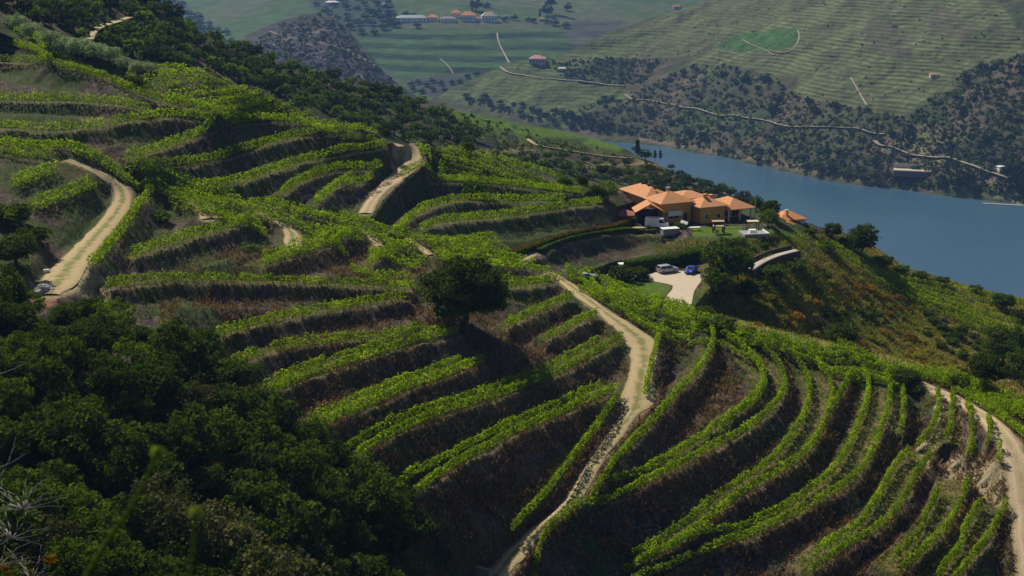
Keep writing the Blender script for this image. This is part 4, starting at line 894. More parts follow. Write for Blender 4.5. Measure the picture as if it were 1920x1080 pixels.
# stone path with its wall, curving round the garden
pth = densify([(1403,506),(1425,492),(1450,481),(1475,474),(1492,470)], 6); Pp = F1.pt(pth[:, 0], pth[:, 1]); z_ = np.linspace(Pp[0, 2] + .6, Pp[-1, 2] + 1.0, len(Pp)); Pp = np.stack([on_plane(a, b_, c_) for (a, b_), c_ in zip(pth, z_)])
ribbon('stone_path', Pp, np.full(len(Pp), 1.1), M_pave, .25, 5)
def wall_along(Pw, off, th, z0, z1, name, mat, label):
    T = np.gradient(Pw[:, :2], axis=0); T /= np.linalg.norm(T, axis=1)[:, None]; N = np.stack([-T[:, 1], T[:, 0]], 1); V = []
    for o_, zz in ((off - th / 2, z0), (off - th / 2, z1), (off + th / 2, z1), (off + th / 2, z0)):
        q = Pw.copy(); q[:, :2] += N * o_; q[:, 2] += zz; V.append(q)
    V = np.stack(V, 1).reshape(-1, 3); n_ = len(Pw); f = [(i * 4 + a, i * 4 + (a + 1) % 4, i * 4 + (a + 1) % 4 + 4, i * 4 + a + 4) for i in range(n_ - 1) for a in range(4)] + [(0, 1, 2, 3), (n_ * 4 - 4, n_ * 4 - 3, n_ * 4 - 2, n_ * 4 - 1)]
    return tag(link(name, mesh_np(name, V, f), mat), label, 'wall')
wall_along(Pp, -1.25, .3, -1.8, .25, 'stone_wall', M_schist, 'dark stone wall holding up the outer edge of the stone path'); wall_along(Pp, 1.3, .35, -.5, 1.1, 'stone_wall', M_schist, 'dark stone wall on the garden side of the stone path')
hp = pt_z(1172, 500, PZ); kz = empty('ticket_hut', on_plane(1168, 507, PZ), R(12), 'small flat roofed white hut left of the clipped hedge', 'hut'); MB().box(-.7, .7, -.5, .7, -.3, 1.35).build('wall', M_grey, kz); MB().box(-.9, .9, -.7, .9, 1.35, 1.5).build('roof', M_white, kz)
# the orange roofed cottage
Oc = F1.pt(1490, 424); zc = float(Oc[2]); ct = empty('cottage', on_plane(1462, 428, zc - 1.2), R(16), 'small cottage with a bright orange tiled roof above the river', 'cottage')
r_ = block(0, 6.6, 0, 6, 2.0, 1.7, M_tile2, M_cream, ct, oh=.5); MB().box(2.0, 2.6, 1.0, 1.6, 2.0, 4.0).box(1.9, 2.7, .9, 1.7, 4.0, 4.15).build('chimney', M_cream, r_)
r_ = block(.2, 2.6, -2.6, -.6, 1.4, .8, M_tile2, M_cream, ct, oh=.3); window(ct, 3.8, 5.4, .2, 1.5, -.03); MB().box(2.9, 3.5, -.06, .02, -.3, 1.6).build('door', M_darkwood, ct)
wt = tag(MB().cyl((0, 0, -.5), (0, 0, 1.0), .55, .5, 12).cyl((0, 0, 1.0), (0, 0, 1.3), .5, .12, 12).build('water_tank', M_white), 'small white water tank left of the cottage doorway', 'water tank'); wt.location = tuple(on_plane(1478, 437, zc - 1.2))
# heaps and pipes by the left track
rb = np.random.default_rng(9)
for i in range(46):
    x, y = 78 + rb.normal(0, 11), 541 + rb.normal(0, 3.6); p = ground(x, y)[0]; v = rb.normal(0, 1, (8, 3)) * .12 + np.array([[a, b_, c_] for a in (-1, 1) for b_ in (-1, 1) for c_ in (-1, 1)]) * rb.uniform(.16, .38)
    m = MB(); m.add(v, [(0, 1, 3, 2), (4, 6, 7, 5), (0, 4, 5, 1), (2, 3, 7, 6), (0, 2, 6, 4), (1, 5, 7, 3)]); o = m.build('rock', plain('pale_rock', (.42, .38, .34), .95, .2) if i == 0 else bpy.data.materials['pale_rock'])
    o.location = (p[0], p[1], p[2] + .15 + max(0, .5 - abs(x - 78) * .03)); tag(o, 'pale angular rock in the heap at the foot of the bending track', 'rock', 'rocks of the heap beside the track')
def pipe(name, pts, r, mat, label, lift=.15):
    d = densify(pts, 6); P = ground(d[:, 0], d[:, 1]); b = MB()
    for i in range(len(P) - 1): b.cyl((P[i][0], P[i][1], P[i][2] + lift), (P[i + 1][0], P[i + 1][1], P[i + 1][2] + lift), r, n=6)
    return tag(b.build(name, mat), label, 'pipe')
pipe('drain_pipe', [(85,498),(105,505),(120,509),(150,505)], .09, M_metal, 'grey pipe lying across the foot of the bending track'); bx_ = tag(MB().cyl((-.3, 0, .3), (.5, .2, .35), .32, .3, 10).build('barrel', M_white), 'pale barrel lying at the left end of the pipe', 'barrel'); bx_.location = tuple(ground(85, 500)[0])
pipe('drain_pipe', [(193,347),(205,342),(218,338)], .07, M_darkwood, 'dark pipe crossing the upper part of the bending track')
cb = empty('concrete_block', ground(905, 1068)[0], R(-35), 'weathered concrete retaining block beside the track at the bottom', 'retaining wall'); MB().box(-1.3, 1.3, -.3, .3, -.6, 1.5).build('slab', plain('concrete', (.22, .20, .17), .95, .2), cb); MB().box(-1.3, -.9, .3, 2.0, -.6, 1.2).build('return', bpy.data.materials['concrete'], cb)
# ------------------------------------------------------------------ the wooded ridge, the river and the far side of the valley
def field(anch, x0, x1, y0, y1, step=60): return Field(x0, x1, y0, y1, step, anch)
def tt(px, py, z): return (px, py, float((z - H) / rays(px, py)[2]))
def land_mat(name, spacing, rowdark=(.5, .5, .5), sc=.12, wob=2.0, rowlight=(1.5, 1.45, 1.2)):
    n = Nodes(name); c = n.attr('Col'); rows = n.attr('rows', 'Fac'); f = n.noise(sc, 6, .7); g = n.noise(sc * .2, 4, .6); rows = n.math('MULTIPLY', rows, n.mr(n.noise(sc * .35, 4, .6), .35, .6, .35, 1.0))
    z = n.n('ShaderNodeSeparateXYZ'); n.l(n.pos(), z.inputs[0])
    ph = n.math('ADD', n.math('MULTIPLY', z.outputs[2], 2 * math.pi / spacing), n.math('MULTIPLY', g, wob))
    st = n.mr(n.math('SINE', ph), -.35, .5, 0, 1)
    c2 = n.mix(n.math('MULTIPLY', rows, 1.0), (1, 1, 1), n.mix(st, rowdark, rowlight))
    c = n.mix(1.0, c, c2, 'MULTIPLY')
    return n.done(n.scale(c, n.mr(f, .3, .7, .6, 1.4)), .95, n.math('ADD', f, n.math('MULTIPLY', n.math('MULTIPLY', st, rows), .5)), .7, 1.5, .05)
def zones(px, py, X, Y, base, zs):
    c = base * .75; rows = np.zeros(len(px))
    wx = (fbm(px * .02, py * .03, 71) - .5) * 22; wy = (fbm(px * .02, py * .03, 72) - .5) * 12
    for poly, col, rw in zs:
        k = 0 if rw < 0 else .6; qx, qy = px + wx * k, py + wy * k; ins = in_poly(qx, qy, poly); d, _, _ = seg_dist(qx, qy, poly + [poly[0]])
        m = np.clip(.5 + np.where(ins, d, -d) / (3 if k == 0 else 9), 0, 1)
        c = mixc(c, C(*col) * (.56 + .36 * fbm(X * .02, Y * .02, 73, 5)[:, None]), m); rows = rows * (1 - m) + abs(rw) * m
    return c, rows
def build_land(name, Fd, sil, x0, x1, bottom, nx, ny, mat, base, zs, relief=0, sub=1.0, back=((20, -9), (60, -30), (150, -80), (300, -170))):
    xs = np.linspace(x0, x1, nx); vs = np.linspace(0, 1, ny); Fd.relief = relief
    P, PX, PY, nb = sheet(Fd.pt, sil, xs, vs, bottom, back)
    X, Y, Z = P[..., 0].ravel(), P[..., 1].ravel(), P[..., 2].ravel(); px, py = PX.ravel(), PY.ravel()
    col, rows = zones(px, py, X, Y, base(px, py, X, Y), zs)
    me = mesh_np(name, np.stack([X, Y, Z], 1), grid_faces(nx, PX.shape[0]), True, {'Col': col, 'rows': rows}); return struct(link(name, me, mat))
# --- wooded ridge in the middle distance
SIL3 = curve_y([(-400,-160),(150,-100),(235,-40),(270,-6),(300,12),(350,44),(450,94),(520,117),(600,144),(700,164),(780,187),(840,204),(960,227),(1100,256),(1170,277),(1195,293),(1235,307),(1300,343),(1360,363),(1430,389),(1480,410),(1540,440),(1660,500)])
F3 = field([(200,60,380),(0,-40,380),(-200,-100,380),(300,60,440),(500,170,450),(700,230,480),(640,152,560),(830,206,620),(960,228,650),(1170,278,690),(1230,307,700),(830,270,530),(1000,300,560),(1120,340,570),(1250,340,600),(1430,390,600),(1000,260,610),(400,120,440),(1650,500,560)], -270, 1700, -160, 560, 60)
def b3(px, py, X, Y):
    c = C(.045, .06, .022) + 0 * X[:, None]; c = mixc(c, C(.13, .095, .06), sstep(.52, .7, fbm(X * .03, Y * .03, 81))); return mixc(c, C(.10, .12, .04), sstep(.5, .7, fbm(X * .08, Y * .08, 82)))
Z3 = [([(840,203),(960,226),(1100,255),(1170,276),(1160,284),(1000,258),(900,240),(850,222)], (.12,.21,.03), .0),
      ([(850,222),(960,250),(1100,275),(1195,295),(1190,312),(1060,312),(1000,275),(930,280),(880,262)], (.085,.11,.035), .8),
      ([(1010,262),(1040,258),(1100,262),(1090,268)], (.05,.06,.04), 0),
      ([(890,279),(1000,277),(1010,283),(895,288)], (.30,.24,.12), 0), ([(1090,305),(1230,303),(1250,312),(1100,316)], (.30,.24,.12), 0),
      ([(1000,288),(1100,286),(1190,296),(1190,305),(1090,304)], (.10,.075,.065), 0), ([(1080,316),(1240,312),(1300,345),(1170,340)], (.12,.10,.05), .5),
      ([(850,262),(930,265),(970,277),(900,280),(850,278)], (.035,.04,.05), 0),
      ([(225,10),(262,0),(330,40),(300,90),(230,90),(200,60)], (.13,.10,.06), 0), ([(620,215),(700,225),(720,255),(660,250)], (.14,.12,.05), 0)]
M_ridge = land_mat('ridge_ground', 3.2, (.45, .5, .45), .35, 1.5)
build_land('wooded_ridge', F3, SIL3, -270, 1660, lambda x: SIL1(x) + 50, 700, 110, M_ridge, b3, Z3, .6)
M_fard = plain('far_road_dust', (.30, .26, .20), .95, .25, .05)
def far_ribbon(name, pts, Fd, mat, w, lift=.6):
    d = densify(pts, 6); P = Fd.pt(d[:, 0], d[:, 1]); 
    for _ in range(2): P[1:-1] = (P[:-2] + 2 * P[1:-1] + P[2:]) / 4
    return ribbon(name, P, np.full(len(P), w), mat, lift, 5)
far_ribbon('ridge_path', [(163,76),(170,62),(190,50),(215,42),(245,33)], F3, M_dust, 1.6, .5)
far_ribbon('ridge_path', [(990,262),(1000,270),(1012,275),(1040,279),(1100,288),(1140,294),(1185,297)], F3, M_dust, .9, .4)
rg = np.random.default_rng(31)
TREE3 = [(-20,-30),(262,-10),(350,42),(450,92),(600,142),(700,162),(800,190),(860,222),(900,255),(860,272),(760,262),(700,245),(560,196),(440,145),(330,122),(250,104),(170,70),(60,30),(0,12)]
kl = {'ridge0': 'dark green tree in the wood covering the ridge', 'ridge1': 'grey green tree in the wood covering the ridge', 'ridge2': 'brighter green tree in the wood covering the ridge'}
for x, y in scatter(TREE3, rg, lambda x, y: np.interp(x, [0, 400, 900], [26, 21, 17]), 300, 14000):
    if (seg_dist(np.array([x]), np.array([y]), [(163,76),(190,50),(245,33)])[0][0] < 12) or rg.random() < .05: continue
    q = rg.random(); key = 'ridge0' if q < .55 else 'ridge1' if q < .8 else 'ridge2'; t = float(F3.depth(x, y))
    w_ = np.interp(x, [0, 400, 900], [40, 32, 24]) * rg.uniform(.7, 1.3); plant(key, F3.pt(x, y + w_ * .25), w_ * pxm(t), rg, kl[key], 'tree', 'trees of the ridge wood', rg.uniform(.8, 1.1))
for i, (x, y, w_, k) in enumerate([(1195,295,18,'cypress'),(1210,300,26,'ridge0'),(1228,300,10,'cypress'),(1238,300,10,'cypress'),(1258,318,14,'ridge0'),(1190,284,14,'ridge0'),(1215,322,20,'ridge1'),(1060,322,26,'ridge0'),(1020,316,22,'ridge0'),(985,308,22,'ridge0'),(930,297,20,'ridge1'),(1090,330,24,'ridge2'),(1130,330,26,'ridge1'),
        (1290,345,22,'ridge0'),(1320,355,24,'ridge1'),(1345,362,22,'ridge0'),(1370,368,24,'ridge0'),(1395,378,26,'ridge1'),(1310,345,16,'ridge0'),(1275,335,20,'ridge1'),(1250,335,18,'ridge0'),(1225,335,20,'ridge1'),(1180,330,20,'ridge0'),(1160,335,24,'ridge1'),(1200,345,24,'ridge0'),(1240,350,26,'ridge1'),(1330,370,24,'ridge1'),(1355,355,16,'ridge0')]):
    plant(k, F3.pt(x, y), w_ * pxm(float(F3.depth(x, y))), rg, 'slim dark conifer at the river end of the ridge' if k == 'cypress' else 'single tree on the lower slope between the ridge vineyard and the big house', 'tree', 'conifers at the ridge end' if k == 'cypress' else 'single trees on the lower ridge slope', 1.0 if k == 'cypress' else .95)
for x, y in scatter([(1240,322),(1300,345),(1370,366),(1430,390),(1400,398),(1330,385),(1240,365),(1160,345),(1180,325)], rg, lambda x, y: 15, 70) + scatter([(900,290),(1000,292),(1180,310),(1160,335),(1100,350),(1000,325),(900,300)], rg, lambda x, y: 22, 30):
    plant('ridge0' if rg.random() < .6 else 'ridge1', F3.pt(x, y), rg.uniform(12, 26) * pxm(float(F3.depth(x, y))), rg, 'small tree in the scrub on the slope behind the big house', 'tree', 'trees in the scrub behind the big house', .85)
# --- the far bank
SHORE = curve_y([(600,240),(1180,263),(1240,273),(1300,286),(1400,305),(1480,324),(1560,340),(1650,353),(1700,356),(1760,363),(1830,368),(1880,378),(1930,388),(2200,440)])
SIL4 = curve_y([(700,215),(780,200),(815,188),(860,160),(900,140),(940,128),(985,112),(1040,105),(1090,85),(1150,58),(1210,38),(1280,20),(1350,0),(1420,-20),(1500,-60),(2200,-90)])
A4 = [tt(x, float(SHORE(x)), 1.0) for x in range(1180, 2200, 100)] + [tt(x, float(SHORE(x)) + 16, -8.0) for x in range(1180, 2200, 100)]
A4 += [(1900,200,1340),(1900,0,1530),(1700,170,1440),(1700,0,1610),(1500,170,1500),(1500,0,1700),(1250,150,1680),(1250,60,1790),(1360,0,1850),(850,162,1760),(1000,200,1620),(1000,130,1740),(830,220,1700),(1150,120,1720),(2180,0,1450),(2180,200,1280),(900,250,1650),(1650,260,1340),(1800,260,1290),(1420,-20,1870),(1150,60,1860)]
F4 = field(A4, 640, 2240, -100, 480, 50)
def b4(px, py, X, Y):
    c = C(.085, .09, .045) + 0 * X[:, None]; c = mixc(c, C(.135, .11, .075), sstep(.48, .66, fbm(X * .012, Y * .012, 91))); return mixc(c, C(.07, .10, .035), sstep(.5, .68, fbm(X * .02, Y * .02, 92)))
VY, BR = (.135,.16,.075), (.06,.135,.03)
Z4 = [([(1290,118),(1340,80),(1420,45),(1500,20),(1560,-20),(1830,-40),(1920,60),(1920,100),(1830,120),(1780,170),(1690,215),(1600,205),(1490,172),(1500,140),(1420,132)], VY, 1.0),
      ([(1180,60),(1290,10),(1400,-20),(1560,-20),(1500,20),(1400,50),(1300,100),(1220,110),(1100,110)], (.13,.145,.065), .55),
      ([(1640,20),(1700,60),(1710,120),(1640,110),(1620,60)], (.115,.115,.07), .8), ([(1750,0),(1830,50),(1810,90),(1740,60)], (.115,.115,.07), .8),
      ([(1620,200),(1700,222),(1640,232)], (.12,.13,.06), .8),
      ([(815,186),(870,150),(940,130),(1000,145),(1180,162),(1180,190),(1090,215),(1060,235),(960,215),(880,200)], (.125,.155,.06), .45),
      ([(940,128),(1040,105),(1150,60),(1220,60),(1180,100),(1100,130),(1030,140)], (.12,.15,.055), .7),
      ([(1200,262),(1300,275),(1480,308),(1640,342),(1640,350),(1480,318),(1300,283),(1200,268)], (.26,.19,.12), 0),
      ([(1340,88),(1390,62),(1450,52),(1500,58),(1497,82),(1445,98),(1400,97)], BR, -.001),
      ([(1660,255),(1740,225),(1800,240),(1760,320),(1690,330),(1640,300),(1620,280)], (.20,.16,.11), 0),
      ([(1700,250),(1760,240),(1730,300)], (.24,.25,.10), 0),
      ([(1740,300),(1790,308),(1900,345),(1900,362),(1800,340)], (.27,.22,.15), 0), ([(1850,355),(1920,370),(1920,384),(1850,372)], (.25,.24,.12), 0)]
M_far = land_mat('far_bank_ground', 3.3, (.66, .64, .62), .07, 9.0, (1.25, 1.22, 1.05))
build_land('far_bank', F4, SIL4, 690, 2190, lambda x: SHORE(x) + 14, 900, 300, M_far, b4, Z4, 16.0)
far_ribbon('riverside_road', [(1172,176),(1180,184),(1230,195),(1300,206),(1400,221),(1500,236),(1580,243),(1660,251)], F4, M_fard, 1.8, 1.3)
far_ribbon('riverside_road', [(1640,262),(1650,270),(1700,282),(1760,294),(1800,305),(1850,324),(1895,340)], F4, M_fard, 2.4, 1.3)
far_ribbon('riverside_road', [(938,128),(945,136),(970,142),(1020,147),(1100,154),(1172,160)], F4, M_fard, 1.8, 1.3)
far_ribbon('vineyard_path', [(1595,148),(1610,175),(1625,205)], F4, M_fard, 1.1, .8); far_ribbon('vineyard_path', [(1496,62),(1500,75),(1480,95),(1440,99)], F4, M_fard, 1.0, .8); far_ribbon('vineyard_path', [(1392,72),(1420,92),(1450,103)], F4, M_fard, 1.0, .8)
BUSH = [(1050,215),(1180,172),(1300,120),(1420,134),(1490,172),(1600,205),(1700,222),(1840,110),(1930,105),(1930,385),(1840,362),(1760,358),(1650,348),(1480,318),(1300,280),(1200,262),(1080,232)]
fl = {'far0': 'green tree on the far bank', 'far1': 'dark tree on the far bank', 'far2': 'olive coloured tree on the far bank'}
pts = scatter(BUSH, rg, lambda x, y: np.interp(x, [1100, 1500, 1900], [17, 18, 19]), 175, 20000)
roads4 = [(1172,176),(1230,195),(1300,206),(1400,221),(1500,236),(1660,251)], [(1640,262),(1700,282),(1760,294),(1895,340)], [(1670,315),(1750,322)]
for x, y in pts:
    if 1655 < x < 1765 and 296 < y < 346: continue
    if min(seg_dist(np.array([x]), np.array([y]), r_)[0][0] for r_ in roads4) < 9: continue
    q = rg.random(); key = 'far0' if q < .42 else 'far1' if q < .68 else 'far2'; t = float(F4.depth(x, y)); w_ = 7 + 18 * rg.random() ** 1.8
    P = F4.pt(x, y); P[2] -= .5; plant(key, P, w_ * pxm(t), rg, fl[key], 'tree', 'trees of the far bank', rg.uniform(.8, 1.1))
for i, (x, y, w_) in enumerate([(1420,306,18),(1440,308,14),(1510,322,24),(1535,330,30),(1555,332,26),(1590,336,24),(1620,345,20),(1648,348,18),(1785,358,26),(1805,350,30),(1765,352,24),(1820,362,20),(1910,350,44),(1925,330,50),(1905,322,30),(1270,278,12),(1285,280,14)]):
    t = float(F4.depth(x, y)); plant('far0' if i % 2 else 'far1', F4.pt(x, y), w_ * pxm(t), rg, 'tree at the water line of the far bank', 'tree', 'trees along the far water line', .9)
def scrub(name, label, Fd, poly, cnt, rg, size, mat, cond=None):
    a = np.array(poly, float); x = rg.uniform(a[:, 0].min(), a[:, 0].max(), cnt); y = rg.uniform(a[:, 1].min(), a[:, 1].max(), cnt); m = in_poly(x, y, poly)
    if cond is not None: m &= cond(x, y)
    x, y = x[m], y[m]; P = Fd.pt(x, y); n_ = len(x); k = 7; s = size * rg.uniform(.4, 1.5, n_)
    q = rg.normal(0, 1, (n_, k, 3)); q /= np.linalg.norm(q, axis=2)[..., None]; q[..., 2] = abs(q[..., 2])
    V, Fq = leaf_quads((P[:, None] + q * s[:, None, None] * .45).reshape(-1, 3), q.reshape(-1, 3), 1, rg, .4)
    c = V.reshape(-1, 4, 3).mean(1, keepdims=True); V = (c + (V.reshape(-1, 4, 3) - c) * np.repeat(s, k)[:, None, None] * .6).reshape(-1, 3)
    o = link(name, mesh_np(name, V, Fq, False, {'tint': np.repeat(np.repeat(rg.random(n_), k), 4)}), mat); o['label'] = label; o['kind'] = 'stuff'; return o
scrub('scrub', 'low scrub dotted over the far bank', F4, BUSH, 8000, rg, 3.6, LM['far_green'])
scrub('scrub', 'dark bushes dotted between the far vineyards', F4, [(940,128),(1150,60),(1290,-20),(1920,-30),(1920,110),(1690,215),(1490,172),(1290,118),(1180,165),(1000,145)], 420, rg, 2.2, LM['far_dark'])
scrub('scrub', 'rows of small bushes on the stony slope beside the pink house', F4, [(1030,112),(1240,110),(1210,150),(1170,158),(1060,148)], 700, rg, 3.4, LM['far_dark'])
scrub('scrub', 'undergrowth between the trees of the ridge', F3, [(0,12),(262,-5),(450,95),(600,144),(840,206),(1235,310),(1450,400),(1140,345),(900,285),(700,250),(440,150),(250,110)], 9000, rg, 1.9, LM['dark_green'])
# --- village hillside behind
F5 = field([(850,150,1950),(850,100,2030),(850,42,2180),(1000,10,2500),(700,50,2200),(1050,60,2200),(700,150,1960),(1000,140,1900),(400,100,2150),(400,0,2700),(300,-60,3200),(1400,-60,3000),(1000,-60,2950),(600,0,2450),(1400,30,2500),(200,0,2900),(600,180,1900),(1100,150,1850)], 150, 1600, -120, 260, 60)
def b5(px, py, X, Y):
    c = C(.075, .125, .035) + 0 * X[:, None]; return mixc(c, C(.11, .13, .06), sstep(.45, .65, fbm(X * .008, Y * .008, 95)))
G5 = (.06,.12,.035)
Z5 = [([(660,60),(760,45),(1060,52),(1100,90),(1000,120),(940,135),(860,160),(760,155),(700,120)], G5, 1.0),
      ([(700,120),(780,165),(820,190),(860,150),(890,138),(830,142),(760,150)], (.07,.075,.07), 0), ([(1060,40),(1170,40),(1150,70),(1090,100),(1050,60)], (.09,.095,.075), .5),
      ([(740,44),(1060,40),(1060,52),(900,56),(740,54)], (.11,.12,.07), 0), ([(560,-20),(720,-20),(745,50),(660,62),(600,30)], (.05,.075,.04), 0)]
M_v = land_mat('village_slope_ground', 9.0, (.25, .3, .5), .05, 1.0, (1.08, 1.08, 1.0))
build_land('village_slope', F5, curve_y([(100,-100),(1700,-110)]), 180, 1580, lambda x: 60 + np.interp(x, [180, 600, 860, 1200, 1580], [90, 150, 130, 80, 40]), 600, 200, M_v, b5, Z5, 3.0)
SIL6 = curve_y([(380,140),(428,104),(445,84),(462,66),(495,50),(530,36),(560,28),(600,24),(640,40),(662,66),(685,92),(710,122),(735,150),(765,168),(800,190)])
F6 = field([(560,30,1750),(600,60,1650),(450,80,1650),(700,120,1600),(500,120,1500),(600,140,1480),(750,170,1550),(400,130,1550)], 350, 860, 0, 260, 40)
def b6(px, py, X, Y):
    c = C(.07, .06, .075) + 0 * X[:, None]; c = mixc(c, C(.20, .17, .15), sstep(.56, .7, fbm(X * .06, Y * .06, 97, 5))); return mixc(c, C(.05, .06, .045), sstep(.5, .65, fbm(X * .03, Y * .03, 98)))
build_land('stony_hill', F6, SIL6, 382, 798, lambda x: 215 + 0 * x, 260, 120, land_mat('stony_hill_ground', 4.0, (.6, .6, .6), .12), b6, [([(460,66),(530,36),(600,24),(640,40),(560,60),(500,90)], (.08,.08,.075), .3)], 5.0)
far_ribbon('hill_path', [(505,58),(530,70),(560,75)], F6, M_fard, .8, .6); far_ribbon('hill_path', [(578,104),(600,99),(612,97)], F6, M_fard, .8, .6); far_ribbon('hill_path', [(650,92),(700,120),(702,124)], F6, M_fard, 1.0, .6)
scrub('scrub', 'dark scrub and boulders on the stony hill', F6, [(430,110),(530,40),(600,28),(640,45),(700,120),(780,190),(600,200),(450,160)], 2600, rg, 3.6, LM['far_dark'])
far_ribbon('vineyard_path', [(932,62),(935,80),(945,100),(955,118)], F5, M_fard, 1.0, .6); far_ribbon('vineyard_path', [(825,110),(840,122),(850,138)], F5, M_fard, .7, .6)
V5 = [(885,18,34,'cypress',1.2),(1032,26,30,'cypress',1.2),(893,20,28,'far1',1.2),(1026,30,26,'far1',1.2),(1012,36,8,'cypress',1.3),(964,38,14,'far1',1),(1064,20,18,'far1',1.1),(1040,48,22,'far1',.8),(1060,52,18,'far1',.8),(740,50,24,'far1',.8),(782,52,18,'far1',.8),(990,40,14,'far1',.8),(945,40,14,'far0',.8),(1000,42,16,'far0',.8),(1025,44,16,'far1',.8),(912,14,20,'far1',.6),(700,30,22,'far0',.9),(760,30,16,'far1',.8),(775,34,18,'far0',.8),(727,36,20,'far1',.8)]
for x, y, w_, k, tl in V5: plant(k, F5.pt(x, y), w_ * pxm(float(F5.depth(x, y))), rg, 'tall dark conifer behind the village' if k == 'cypress' else 'dark tree at the edge of the village', 'tree', 'conifers behind the village' if k == 'cypress' else 'trees around the village', tl)
for x, y in scatter([(560,-15),(720,-15),(745,50),(700,66),(650,62),(640,40),(600,22)], rg, lambda x, y: 19, 36) + scatter([(360,30),(430,60),(440,85),(400,95),(330,30),(280,0),(320,-10)], rg, lambda x, y: 16, 30):
    plant('far1' if rg.random() < .6 else 'far0', F5.pt(x, y), rg.uniform(14, 24) * pxm(float(F5.depth(x, y))), rg, 'tree of the bluish wood left of the village', 'tree', 'trees of the wood left of the village', .8)
for x, y in scatter([(760,160),(860,150),(905,138),(870,158),(830,175),(780,175)], rg, lambda x, y: 15, 18): plant('far1', F5.pt(x, y), 15 * pxm(1900), rg, 'dark tree in the ravine below the village terraces', 'tree', 'trees of the ravine', .8)
for x, y in scatter([(860,200),(920,205),(1000,225),(1060,232),(1190,262),(1170,240),(1090,215),(1000,205),(930,188),(870,185)], rg, lambda x, y: 14, 35):
    plant('far1' if rg.random() < .6 else 'far0', F4.pt(x, y), rg.uniform(12, 20) * pxm(1600), rg, 'tree in the dip behind the ridge vineyard', 'tree', 'trees in the dip behind the ridge vineyard', .8)
# --- river
n = Nodes('river_water'); mp = n.n('ShaderNodeMapping'); n.l(n.pos(), mp.inputs[0]); mp.inputs['Scale'].default_value = (1, .35, 1)
f = n.noise(.25, 4, .6, mp.outputs[0]); g = n.noise(.006, 3, .5)
M_water = n.done(n.mix(g, (.035, .09, .15), (.045, .105, .165)), n.mr(g, .3, .7, .22, .36), f, .3, .5, .5)
b = MB(); b.add([(-600, 500, 0), (3500, 500, 0), (3500, 3500, 0), (-600, 3500, 0)], [(0, 1, 2, 3)]); struct(b.build('river', M_water))
# ------------------------------------------------------------------ things on the far side
def far_house(Fd, px, py, w_, d_, h, rise, rz, wallm, roofm, label, wins=4, name='farmhouse', chim=False, gable=False):
    e_ = empty(name, Fd.pt(px, py), R(rz), label, 'house'); MB().box(-w_ / 2, w_ / 2, 0, d_, -6, h - .1).build('wall', wallm, e_)
    r = MB(); (r.gable if gable else r.hip)(-w_ / 2, w_ / 2, 0, d_, h, rise, .5); ro = r.build('roof', roofm, e_)
    if chim: MB().box(w_ * .2, w_ * .2 + .9, d_ * .4, d_ * .4 + .9, h, h + rise + 1.2).build('chimney', wallm, ro)
    for k in range(wins):
        x = -w_ / 2 + (k + .5) * w_ / wins; MB().box(x - .7, x + .7, -.08, .05, h * .3, h * .72).build('window', M_glass, e_)
    return e_
far_house(F5, 772, 41, 48, 14, 6.5, 4, 4, M_white, M_metal, 'long white warehouse with a bluish metal roof at the left of the village', 6, 'warehouse')
far_house(F5, 810, 40, 17, 11, 6.5, 4.5, -4, M_white, M_tile2, 'low village house with an orange roof right beside the long warehouse', 3)
far_house(F5, 840, 42, 24, 10, 6, 3, 3, M_white, M_grey, 'white grey roofed village building in the middle of the row', 4)
far_house(F5, 855, 34, 15, 11, 8, 4.5, 0, M_cream, M_tile2, 'taller orange roofed village house behind the white ones', 3, chim=True)
far_house(F5, 877, 41, 23, 14, 10, 5.5, -6, M_white, M_tile2, 'big white village house with an orange hip roof and a row of windows', 6, chim=True)
far_house(F5, 918, 42, 25, 14, 9.5, 6, 6, M_white, M_slat, 'white village house with an ochre roof at the right of the row', 5, chim=True)
far_house(F5, 897, 40, 11, 7, 4, 2.5, 0, M_white, M_tile3, 'tiny red roofed house between the two big white village houses', 2)
far_house(F5, 950, 36, 8, 6, 4.5, 3, 0, M_grey, M_grey, 'small grey building among trees right of the village', 2)
far_house(F5, 1016, 40, 10, 6, 4, 2, 0, M_white, M_tile3, 'small white house beside the slim conifer', 2)
far_house(F5, 622, 10, 22, 10, 5, 2.5, 3, M_white, M_white, 'long white building on the hill at the top left of the village', 4)
far_house(F5, 722, 13, 12, 8, 4.5, 2.5, 0, M_white, M_grey, 'small white shed above the village terraces', 2)
far_house(F4, 1007, 121, 20, 12, 7, 4, -6, M_pink, plain('pink_tiles', (.62, .33, .30), .85, .1), 'pink farmhouse with a pale red roof on the spur above the road', 5, chim=True)
far_house(F4, 1054, 130, 9, 4, 3, 1.2, 0, M_white, M_white, 'little white building right of the pink farmhouse', 2)
far_house(F4, 1752, 148, 8, 6, 3.2, 1.6, 0, M_cream, M_tile3, 'tiny red roofed hut in the middle of the far vineyards', 1, 'hut')
far_house(F5, 1270, 18, 14, 9, 5, 3, 0, M_pink, M_tile3, 'brownish house on the skyline slope above the far vineyards', 3)
far_house(F5, 1385, 6, 34, 10, 6, 3, 0, M_darkwood, M_grey, 'dark building with a pink end at the top edge of the picture', 4)
far_house(F4, 1880, 324, 7, 6, 4.2, .8, 10, M_white, M_white, 'white gatehouse beside the riverside road at the right', 1, 'gatehouse')
